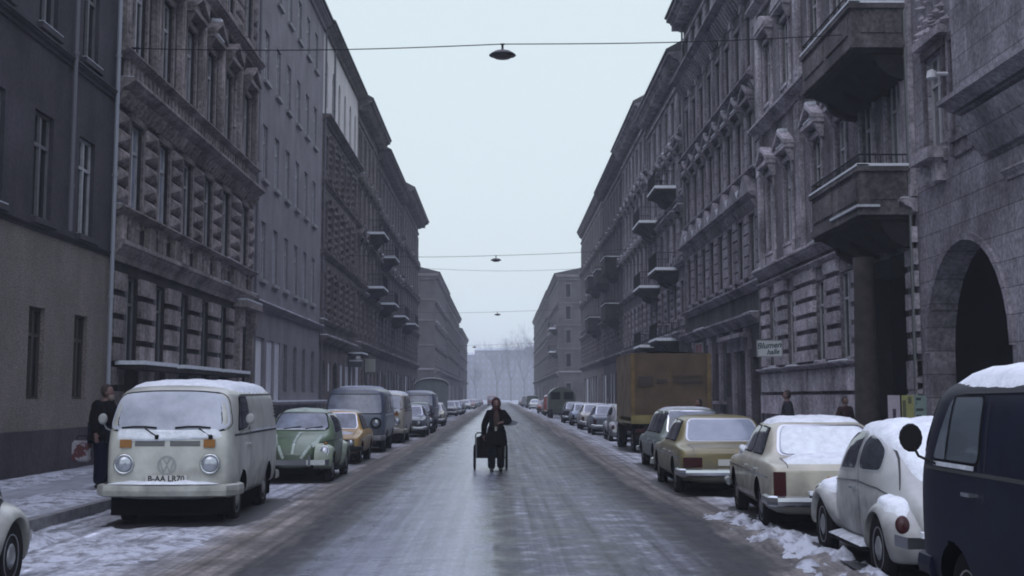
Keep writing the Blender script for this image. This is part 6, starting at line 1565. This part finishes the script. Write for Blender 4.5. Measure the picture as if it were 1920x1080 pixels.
def person(label, loc, rz, H=1.72, coat=COATB, trouser=TROUS, pose=None, hairm=HAIRD, hood=None, coat_len=.78, bulk=1.0, sweater=None, stride=.12, group=None, long_hair=False, beard=None, lean=0.0):
    root = empty("person", loc, rz, label, "person", group); s = H / 1.75; q = dict(
        lh=(-.10, 0, .93), rh=(.10, 0, .93), lk=(-.11, -.03 - stride * .6, .50), rk=(.11, .0 + stride * .2, .50), la=(-.11, -stride, .09), ra=(.11, stride, .10),
        ls=(-.165, 0, 1.375), rs=(.165, 0, 1.375), le=(-.25, .03, 1.14), re=(.25, .03, 1.14), lw=(-.25, -.05, .88), rw=(.25, -.05, .88), head=(0, -.02 - lean, 1.60), hturn=0.0)
    if pose: q.update(pose)
    g = lambda k: tuple(c * s for c in q[k])
    P = [(0, 0, .95 * s), (0, 0, 1.15 * s), (0, -lean * .5 * s, 1.36 * s), (0, -.005 - lean * .8 * s, 1.47 * s), (q['head'][0] * s, (q['head'][1] + .015) * s, 1.53 * s), g('lh'), g('lk'), g('la'), tuple(Vector(g('la')) + Vector((-.01, -.13, -.045)) * s), g('rh'), g('rk'), g('ra'), tuple(Vector(g('ra')) + Vector((.01, -.13, -.045)) * s),
         g('ls'), g('le'), g('lw'), g('rs'), g('re'), g('rw')]
    E = [(0, 1), (1, 2), (2, 3), (3, 4), (0, 5), (5, 6), (6, 7), (7, 8), (0, 9), (9, 10), (10, 11), (11, 12), (2, 13), (13, 14), (14, 15), (2, 16), (16, 17), (17, 18)]
    r = [.13, .12, .14, .06, .052, .09, .058, .042, .03, .09, .058, .042, .03, .06, .042, .028, .06, .042, .028]
    # palm and fingers grow from the wrists in the same skin
    for wi, el in ((15, 14), (18, 17)):
        w = Vector(P[wi]); d = (w - Vector(P[el])).normalized(); sd = d.cross(Vector((0, 1, 0)) if abs(d.y) < .8 else Vector((1, 0, 0))).normalized(); nn = d.cross(sd)
        palm = w + d * .06 * s; P.append(tuple(palm)); r.append(.030); E.append((wi, len(P) - 1)); pi = len(P) - 1
        for k, (off, ln) in enumerate(((-.027, .062), (-.009, .072), (.009, .068), (.027, .052))):
            a = palm + nn * off * s + d * .03 * s; b_ = a + (d * .8 + sd * .35) * ln * .5 * s; c = b_ + (d * .4 + sd * .8) * ln * .5 * s
            i0 = len(P); P += [tuple(a), tuple(b_), tuple(c)]; r += [.0095, .009, .0075]; E += [(pi, i0), (i0, i0 + 1), (i0 + 1, i0 + 2)]
        a = w + d * .03 * s + nn * .035 * s; b_ = a + (d * .6 + nn * .6) * .04 * s; i0 = len(P); P += [tuple(a), tuple(b_)]; r += [.011, .009]; E += [(wi, i0), (i0, i0 + 1)]
    bod = skin("body", P, E, [x * s for x in r], SKIN, root)
    # head joined to the body mesh
    hc = Vector(g('head')); ht = Matrix.Rotation(q['hturn'], 3, 'Z')
    hm = MB()
    def hf(p):
        x, y, z = p
        if z < -.02: x *= 1 - .35 * min(1, (-z - .02) / .1); y = y * (1 - .12 * min(1, (-z - .02) / .1))
        if y < -.06 and abs(x) < .022 and -.045 < z < .02: y -= .022
        if y < -.05 and .012 < z < .035 and .015 < abs(x) < .05: y += .010
        return ht @ Vector((x, y, z))
    ellip(hm, hc, (.076 * s, .095 * s, .118 * s), 20, 16, hf)
    for sg in (-1, 1): ellip(hm, tuple(hc + ht @ Vector((sg * .078 * s, .01, -.01))), (.012 * s, .02 * s, .032 * s), 8, 6)
    me = hm.mesh("h", SKIN); b2 = bmesh.new(); b2.from_mesh(bod.data); b2.from_mesh(me); b2.to_mesh(bod.data); b2.free(); bpy.data.meshes.remove(me)
    fm = MB()
    for sg in (-1, 1): ellip(fm, tuple(hc + ht @ Vector((sg * .030 * s, -.086 * s, .018 * s))), (.012 * s, .006 * s, .006 * s), 8, 6)
    ellip(fm, tuple(hc + ht @ Vector((0, -.088 * s, -.055 * s))), (.022 * s, .008 * s, .006 * s), 8, 6); fm.build("eyes_and_mouth", mat("dark_features", (.05, .02, .02), .6), root)
    hr = MB()
    if hood:
        ellip(hr, tuple(hc + ht @ Vector((0, .025 * s, .015 * s))), (.115 * s, .125 * s, .15 * s), 20, 16, lambda p: ht @ (Vector((p.x, max(p.y, -.055 * s) if abs(p.x) < .075 * s and p.z < .105 * s else p.y, p.z))))
        ellip(hr, tuple(hc + Vector((0, .03 * s, -.13 * s))), (.12 * s, .10 * s, .07 * s), 16, 8); hr.build("hood", hood, root)
    else:
        ellip(hr, tuple(hc + ht @ Vector((0, .022 * s, .028 * s))), (.088 * s, .10 * s, .115 * s), 18, 14, lambda p: ht @ Vector((p.x, p.y if p.y > -.035 * s or p.z > .06 * s else -.035 * s, p.z * (1.25 if long_hair and p.z < 0 else 1)))); hr.build("hair", hairm, root)
    if beard:
        br = MB(); ellip(br, tuple(hc + ht @ Vector((0, -.055 * s, -.085 * s))), (.062 * s, .05 * s, .065 * s), 14, 10); br.build("beard", beard, root)
    # trousers
    T = [(0, 0, .93 * s), g('lh'), g('lk'), tuple(Vector(g('la')) + Vector((0, 0, -.03))), g('rh'), g('rk'), tuple(Vector(g('ra')) + Vector((0, 0, -.03)))]
    skin("trousers", T, [(0, 1), (1, 2), (2, 3), (0, 4), (4, 5), (5, 6)], [x * s * bulk for x in (.15, .12, .095, .085, .12, .095, .085)], trouser, root)
    for a in ('la', 'ra'):
        v = Vector(g(a)); k = MB(); ellip(k, (v.x, v.y - .06 * s, v.z - .045 * s), (.05 * s, .145 * s, .055 * s), 12, 8); k.build("shoe", SHOE, root)
    # coat: trunk, sleeves, skirt
    C = [(0, 0, .98 * s), (0, 0, 1.18 * s), (0, -lean * .5 * s, 1.38 * s), (0, -lean * .7 * s, 1.455 * s), g('ls'), g('le'), tuple(Vector(g('lw')) * .97 + Vector(g('le')) * .03), g('rs'), g('re'), tuple(Vector(g('rw')) * .97 + Vector(g('re')) * .03)]
    skin("coat", C, [(0, 1), (1, 2), (2, 3), (2, 4), (4, 5), (5, 6), (2, 7), (7, 8), (8, 9)], [x * s * bulk for x in (.175, .165, .175, .085, .098, .075, .062, .098, .075, .062)], coat, root)
    k = MB(); k.smooth = True; n = 22; V = []; hz_ = [1.02, .92, coat_len, coat_len - .004]
    for j, (z, ra) in enumerate(((1.08, .165), (.95, .195), (coat_len + .1, .215), (coat_len, .22), (coat_len + .01, .19))):
        for i in range(n):
            a = 2 * math.pi * i / n; rr = ra * bulk * (1 + .06 * math.sin(a * 5 + j)); rr *= 1 + .05 * math.sin(a * 9 + j * .6) * (j > 1); V.append((math.cos(a) * rr * s, math.sin(a) * rr * .78 * s, z * s))
    F = [(j * n + i, j * n + (i + 1) % n, (j + 1) * n + (i + 1) % n, (j + 1) * n + i) for j in range(4) for i in range(n)]
    k.add(V, F); k.build("coat_skirt", coat, root)
    if sweater:
        k = MB(); ellip(k, (0, -.085 * s * bulk, 1.22 * s), (.085 * s, .115 * s, .24 * s), 16, 12); k.build("sweater", sweater, root)
        k = MB(); k.box(-.04 * s, .01 * s, -.215 * s, -.19 * s, .97 * s, 1.07 * s); k.build("pale_shirt_end", mat("pale_cloth", (.3, .3, .26), .9), root)
    return root
HOOD = mat("dark_red_hood", (.045, .012, .016), .95, var=.3); SWT = mat("brown_sweater", (.05, .028, .022), .95, var=.3, vscale=10)
RZc = rough_z(-.1, 30.2)
person("woman in dark hood and open coat walking down mid-road, pulling a handcart", (-.09, 30.2, RZc - .01), R(2), 1.66, COATB, TROUS, hood=HOOD, sweater=SWT, coat_len=.62, bulk=1.12, stride=.10,
       pose=dict(lw=(-.29, .10, .86), le=(-.28, .08, 1.12), re=(.33, -.02, 1.18), rw=(.13, -.24, 1.17), rs=(.17, 0, 1.375)))
kb = MB(); kb.add([(.24, -.02, 1.20), (.50, .02, 1.10), (.44, .03, 1.04), (.22, .0, 1.02), (.24, .10, 1.20), (.48, .10, 1.10), (.43, .11, 1.05), (.22, .10, 1.02)], [(0, 1, 2, 3), (7, 6, 5, 4), (0, 4, 5, 1), (1, 5, 6, 2), (2, 6, 7, 3), (3, 7, 4, 0)])
bgo = kb.build("shopping_bag", mat("pale_plastic_bag", (.26, .27, .31), .4, var=.2), None, (-.09, 30.2, RZc)); tag(bgo, "pale flat bag tucked under the walking woman's elbow", "bag")
# handcart
ct_ = empty("handcart", (-.22, 31.05, rough_z(-.2, 31)), 0, "two-wheeled handcart with a dark box pulled behind the walking woman", "handcart")
ct_.scale = (.86, 1, 1)
CTM = mat("dark_cart_wood", (.009, .007, .008), .9, var=.3, spec=.1)
k = MB(); k.box(-.36, .36, -.25, .55, .30, .34); k.box(-.37, .37, -.28, -.25, .30, .74); k.box(-.38, -.35, -.25, .55, .30, .74); k.box(.35, .38, -.25, .55, .30, .74); k.box(-.37, .37, .55, .58, .30, .74); ellip(k, (-.02, .15, .72), (.30, .35, .13), 14, 8); k.build("box", CTM, ct_)
k = MB(); k.tube([(-.40, -.2, .30), (-.40, -.22, .80), (-.36, -.22, .85), (-.26, -.22, .85), (-.22, -.22, .80), (-.22, -.26, .70)], .018, 6); k.tube([(-.36, -.24, .46), (-.30, -.75, .75), (-.2, -.85, .82)], .016, 6); k.tube([(.36, -.24, .46), (.2, -.75, .75), (-.2, -.85, .82)], .016, 6); k.build("handle", IRON, ct_)
k = MB(); k.tube([(-.42, .1, .27), (.42, .1, .27)], .014, 6); k.box(-.36, -.33, .05, .15, .27, .45); k.box(.33, .36, .05, .15, .27, .45); k.build("axle", IRON, ct_)
wm = MB(); wm.tube([(0, .255 * math.cos(a), .255 * math.sin(a)) for a in [2 * math.pi * i / 24 for i in range(25)]], .034, 7, False); w1 = wm.mesh("wheel", RUBBER)
sp = MB()
for i in range(8): a = math.pi * 2 * i / 8; sp.tube([(0, 0, 0), (0, .26 * math.cos(a), .26 * math.sin(a))], .006, 4)
sp.lathe([(.03, -.03), (.03, .03)], 10, 'x'); sm_ = sp.mesh("spokes", STEEL)
for sg in (-1, 1): o = link("wheel", w1, ct_, (sg * .43, .1, .285)); link("spokes", sm_, o)

man = person("bearded man in a bulky black coat standing on the pavement by the white van", (-6.86, 23.2, .10), R(75), 1.80, COATB, TROUSB, bulk=1.2, stride=.02, beard=mat("grey_beard", (.20, .16, .14), .9), lean=.05, coat_len=.80,
             hairm=mat("brown_grey_hair", (.035, .025, .02), .9), pose=dict(hturn=.25, lw=(-.30, -.05, .90), re=(.28, -.10, 1.15), rw=(.20, -.30, 1.05)))
k = MB(); k.smooth = False; k.box(-.16, .16, -.07, .07, 0, .36); bm = bmesh.new(); mm = k.mesh("b", SKIN); bm.from_mesh(mm); bmesh.ops.bevel(bm, geom=list(bm.edges), offset=.03, segments=3, affect='EDGES'); me = bpy.data.meshes.new("shopping_bag"); bm.to_mesh(me); bm.free()
me.materials.append(mat("red_and_grey_bag", (.30, .29, .32), .7, col2=(.09, .02, .025), vscale=6, lo=.48, hi=.52))
bg = link("shopping_bag", me, None, (-7.22, 23.22, .56)); tag(bg, "red and pale patterned shopping bag in the bearded man's hand", "bag")
k = MB(); k.tube([(-.10, 0, .34), (-.07, 0, .44), (.07, 0, .44), (.10, 0, .34)], .010, 6); k.build("handle", IRON, bg)
person("dark-haired passer-by in a navy jacket on the right pavement, below the flower shop sign", (7.32, 34.0, .10), R(-100), 1.76, mat("navy_jacket", (.014, .014, .024), .9), TROUS, coat_len=.8, bulk=1.1)
person("passer-by in black with a small pale face beside the rear of the brown truck", (5.72, 38.4, rough_z(5.7, 38)), R(-70), 1.68, COATB, TROUS, long_hair=True)
person("person in dark red, half hidden beyond the roof of the white rounded car", (9.1, 35.2, .10), R(20), 1.60, mat("maroon_jacket", (.03, .010, .012), .9), TROUS)

# ---------------------------------------------------------------- street lamps on span wires
LAMPM = mat("lamp_enamel", (.035, .03, .04), .5)
GLOBE = mat("lamp_glass_unlit", (.10, .075, .07), .3)
lamp0 = empty("street_lamp", (.05, 33, 10.30), 0, "nearest saucer-shaped lamp hanging over the road, high in the picture", "street lamp", "lamps hung over the middle of the road")
k = MB(); k.smooth = True; k.lathe([(.015, .20), (.03, .19), (.035, .12), (.06, .115), (.2, .10), (.30, .04), (.345, .0), (.335, -.012), (.24, -.02)], 28); k.build("lamp_shade", LAMPM, lamp0)
k = MB(); k.smooth = True; k.lathe([(.235, -.01), (.24, -.035), (.20, -.075), (.10, -.10), (.001, -.105)], 24); k.build("lamp_glass", GLOBE, lamp0)
k = MB(); k.box(-.03, .03, -.02, .02, .20, .30); k.tube([(-.06, 0, .29), (.06, 0, .29)], .02, 6); k.build("hanger", IRON, lamp0)
def span(label, y, z0, zm, z1, xm, th=.012):
    k = MB(); n = 12; P = []
    for i in range(n + 1): t = i / n; P.append((XL + (xm - XL) * t, 0, z0 + (zm - z0) * t - .10 * math.sin(math.pi * t)))
    for i in range(1, n + 1): t = i / n; P.append((xm + (XR - xm) * t, 0, zm + (z1 - zm) * t - .10 * math.sin(math.pi * t)))
    k.tube(P, th, 5); o = k.build("span_wire", IRON, None, (0, y, 0)); tag(o, label, "wire", "wires carrying the lamps")
    b = MB(); b.tube([(XL, 0, z0), (XL + .45, 0, z0)], .03, 6); b.box(XL - .0, XL + .04, -.1, .1, z0 - .12, z0 + .12); b.box(XR - .04, XR, -.1, .1, z1 - .12, z1 + .12); b.build("wall_anchor", IRON, o)
span("wire across the street carrying the nearest lamp", 33, 10.46, 10.59, 10.95, .05, .014)
for i, (y, x, z, lb) in enumerate(((82, -.27, 10.12, "second hanging lamp down the street, small against the sky"), (137, -.28, 10.14, "third hanging lamp down the street, very small against the sky"), (196, -3.8, 9.0, "farthest hanging lamp, a dot beside the left roofline"))):
    c = copy_tree(lamp0); c.location = (x, y, z); c['label'] = lb
    span(["wire across the street carrying the second lamp", "wire across the street carrying the third lamp", "wire across the street carrying the farthest lamp"][i], y, z + .3, z + .29, z + .9, x, .014)
k = MB()
for i in range(13): t = i / 12; k.tube([(XL + (XR - XL) * t, 0, 10.9 - .5 * math.sin(math.pi * t)), (XL + (XR - XL) * min(1, t + 1 / 12), 0, 10.9 - .5 * math.sin(math.pi * min(1, t + 1 / 12)))], .01, 4) if i < 12 else None
tag(k.build("span_wire", IRON, None, (0, 92, 0)), "thin bare wire across the street just beyond the second lamp", "wire")

# ---------------------------------------------------------------- signs
sg_ = empty("shop_sign", (9.65, 47.6, 3.4), 0, "white box sign with dark script lettering sticking out from the right-hand house", "sign")
k = MB(); k.box(-.42, .42, -.07, .07, -.27, .27); k.build("sign_box", mat("white_sign_face", (.55, .60, .62), .5, var=.05), sg_)
k = MB(); k.box(-.44, .44, -.08, .08, .27, .30); k.box(-.44, .44, -.08, .08, -.30, -.27); k.box(-.45, -.42, -.08, .08, -.30, .30); k.box(.42, .45, -.08, .08, -.30, .30); k.box(.45, .56, -.02, .02, .1, .16); k.build("sign_frame", mat("pale_frame", (.3, .3, .31), .5), sg_)
text_mesh("Blumen", .29, mat("green_black_lettering", (.02, .04, .045), .5), sg_, (-.04, -.073, .10), (R(90), R(-4), 0), shear=.35, bold=.006); text_mesh("halle", .24, mat("green_black_lettering", (.02, .04, .045), .5), sg_, (.10, -.073, -.13), (R(90), R(-4), 0), shear=.35, bold=.006)
s2 = empty("shop_sign", (-9.15, 84.3, 3.75), 0, "dark box sign hung under a snowy canopy on the left", "sign")
k = MB(); k.box(-.42, .42, -.1, .1, -.2, .16); k.build("sign_box", mat("dark_sign_face", (.03, .04, .05), .4), s2)
k = MB(); k.box(-.40, .42, -.11, .09, .17, .26); k.box(.05, .3, -.1, .1, .3, .5); k.build("sign_top", M_PALE, s2)
s3 = empty("shop_sign", (-9.2, 94.5, 3.9), 0, "pale cream projecting sign board above a shop on the left", "sign")
k = MB(); k.box(-.35, .32, -.25, .25, -.45, .45); k.build("sign_box", mat("cream_sign_face", (.34, .36, .32), .5), s3); k = MB(); k.box(-.38, .42, -.28, .28, -.62, -.46); k.build("sign_base", M_E, s3)
s4 = empty("shop_sign", (XR - .08, 67.6, 4.05), 0, "red panel sign in a pale frame above the grey shutter on the right", "sign")
k = MB(); k.box(0, .07, -1.05, 1.05, -.26, .30); k.build("sign_panel", mat("red_sign_face", (.16, .02, .03), .5), s4)
k = MB(); k.box(-.03, .07, -1.12, 1.12, -.34, -.262); k.box(-.03, .07, -1.12, 1.12, .302, .36); k.box(-.03, .07, -.05, .05, -.26, .3); k.box(-.03, .07, -1.12, -1.051, -.26, .3); k.box(-.03, .07, 1.051, 1.12, -.26, .3); k.build("sign_frame", mat("pale_frame", (.3, .3, .31), .5), s4)
for (x, c, lb, c2) in ((9.33, (.40, .37, .44), "pale lilac poster board with a dark figure shape", (.06, .04, .08)), (9.66, (.30, .31, .12), "yellow-green poster board, middle one of three by the doorway", (.10, .11, .07)), (9.96, (.20, .28, .26), "pale green poster board with dark lines of print", (.04, .05, .06))):
    r_ = empty("poster_board", (x, 31.6, .09), 0, lb, "poster board", "poster boards by the doorway")
    k = MB(); k.box(-.14, .14, -.02, .02, .35, 1.62); k.box(-.13, -.10, -.02, .02, 0, .35); k.box(.10, .13, -.02, .02, 0, .35); k.build("board", mat("poster_" + lb.split()[0] + lb.split()[1], c, .7, var=.12), r_)
    k = MB()
    if x < 9.5: k.box(-.04, .04, -.026, -.021, 1.15, 1.3); k.add([(-.1, -.024, .85), (-.03, -.024, 1.15), (.03, -.024, 1.15), (.1, -.024, .85), (.05, -.024, .85), (0, -.024, 1.0), (-.05, -.024, .85)], [(0, 1, 2, 3, 4, 5, 6)])
    elif x < 9.8: k.box(-.13, -.05, -.026, -.021, .9, 1.5); k.box(.0, .08, -.026, -.021, 1.42, 1.58)
    else:
        for z in (.8, .95, 1.1, 1.25, 1.4, 1.5): k.box(-.11, .11 - (z % .2), -.026, -.021, z, z + .06)
    k.build("print", mat("print_" + lb.split()[0] + lb.split()[1], c2, .8), r_)

# ---------------------------------------------------------------- bare trees in the square at the far end
BARK = mat("winter_bark", (.045, .038, .036), .9, var=.3)
def tree(label, x, y, H, seed, trunk_h=.28):
    rnd = random.Random(seed); r = empty("bare_tree", (x, y, -.1), 0, label, "tree", "bare trees closing the street")
    k = MB(); k.tube([(0, 0, 0), (.05, 0, H * trunk_h * .5), (.0, .1, H * trunk_h)], [.34, .26, .22], 8); k.build("trunk", BARK, r)
    c = MB()
    def br(p, d, l, rad, lv):
        q = [p]; v = d.copy()
        for i in range(2): v = (v + Vector((rnd.uniform(-.2, .2), rnd.uniform(-.2, .2), rnd.uniform(-.02, .18)))).normalized(); q.append(q[-1] + v * l / 2)
        c.tube([tuple(a) for a in q], [rad, rad * .75, rad * .55], 4 if lv < 3 else 3, False)
        if lv < 5:
            for i in range(3 if lv < 4 else 4):
                t = rnd.uniform(.35, 1); b_ = q[0].lerp(q[2], t) if t < .9 else q[2]
                a = rnd.uniform(0, 6.28); sp_ = rnd.uniform(.35, .8); nd = (v + Vector((math.cos(a), math.sin(a), rnd.uniform(-.1, .5))) * sp_).normalized(); br(b_, nd, l * rnd.uniform(.55, .78), rad * .58, lv + 1)
    for i in range(5):
        a = 2 * math.pi * i / 5 + rnd.random(); br(Vector((0, .1, H * trunk_h * rnd.uniform(.8, 1))), Vector((math.cos(a) * .45, math.sin(a) * .45, 1)).normalized(), H * .27, .13, 0)
    c.build("crown", BARK, r, recalc=False)
for i, (x, y, H, lb) in enumerate(((-1.0, 402, 20.5, "leftmost hazy bare tree at the end of the street"), (3.2, 395, 23.0, "second hazy bare tree from the left at the end of the street"), (7.2, 400, 22.0, "third hazy bare tree from the left at the end of the street"), (11.0, 390, 25.0, "tallest hazy bare tree beside the right-hand roofline"), (14.5, 385, 23.5, "rightmost hazy bare tree, mostly behind the last house"), (-7.5, 415, 13.0, "small hazy bare tree on the left of the closing houses"))): tree(lb, x * 1.6, y * 1.6, 1 + H * 1.57, i + 4)
for (x, y) in ((-10.5, 400), ): pass
# ---------------------------------------------------------------- winter air
hz = MB(); hz.box(-620, 620, -120, 1050, -1.2, 42)
ho = hz.build("haze", None or bpy.data.materials.new("haze_air"))
hm = ho.data.materials[0]; hm.use_nodes = True; t = hm.node_tree; t.nodes.clear()
o_ = t.nodes.new("ShaderNodeOutputMaterial"); pv = t.nodes.new("ShaderNodeVolumePrincipled")
pv.inputs['Color'].default_value = (.84, .90, 1, 1); pv.inputs['Density'].default_value = 0.0009; pv.inputs['Anisotropy'].default_value = 0.0
t.links.new(pv.outputs[0], o_.inputs['Volume'])
tag(ho, kind='stuff')
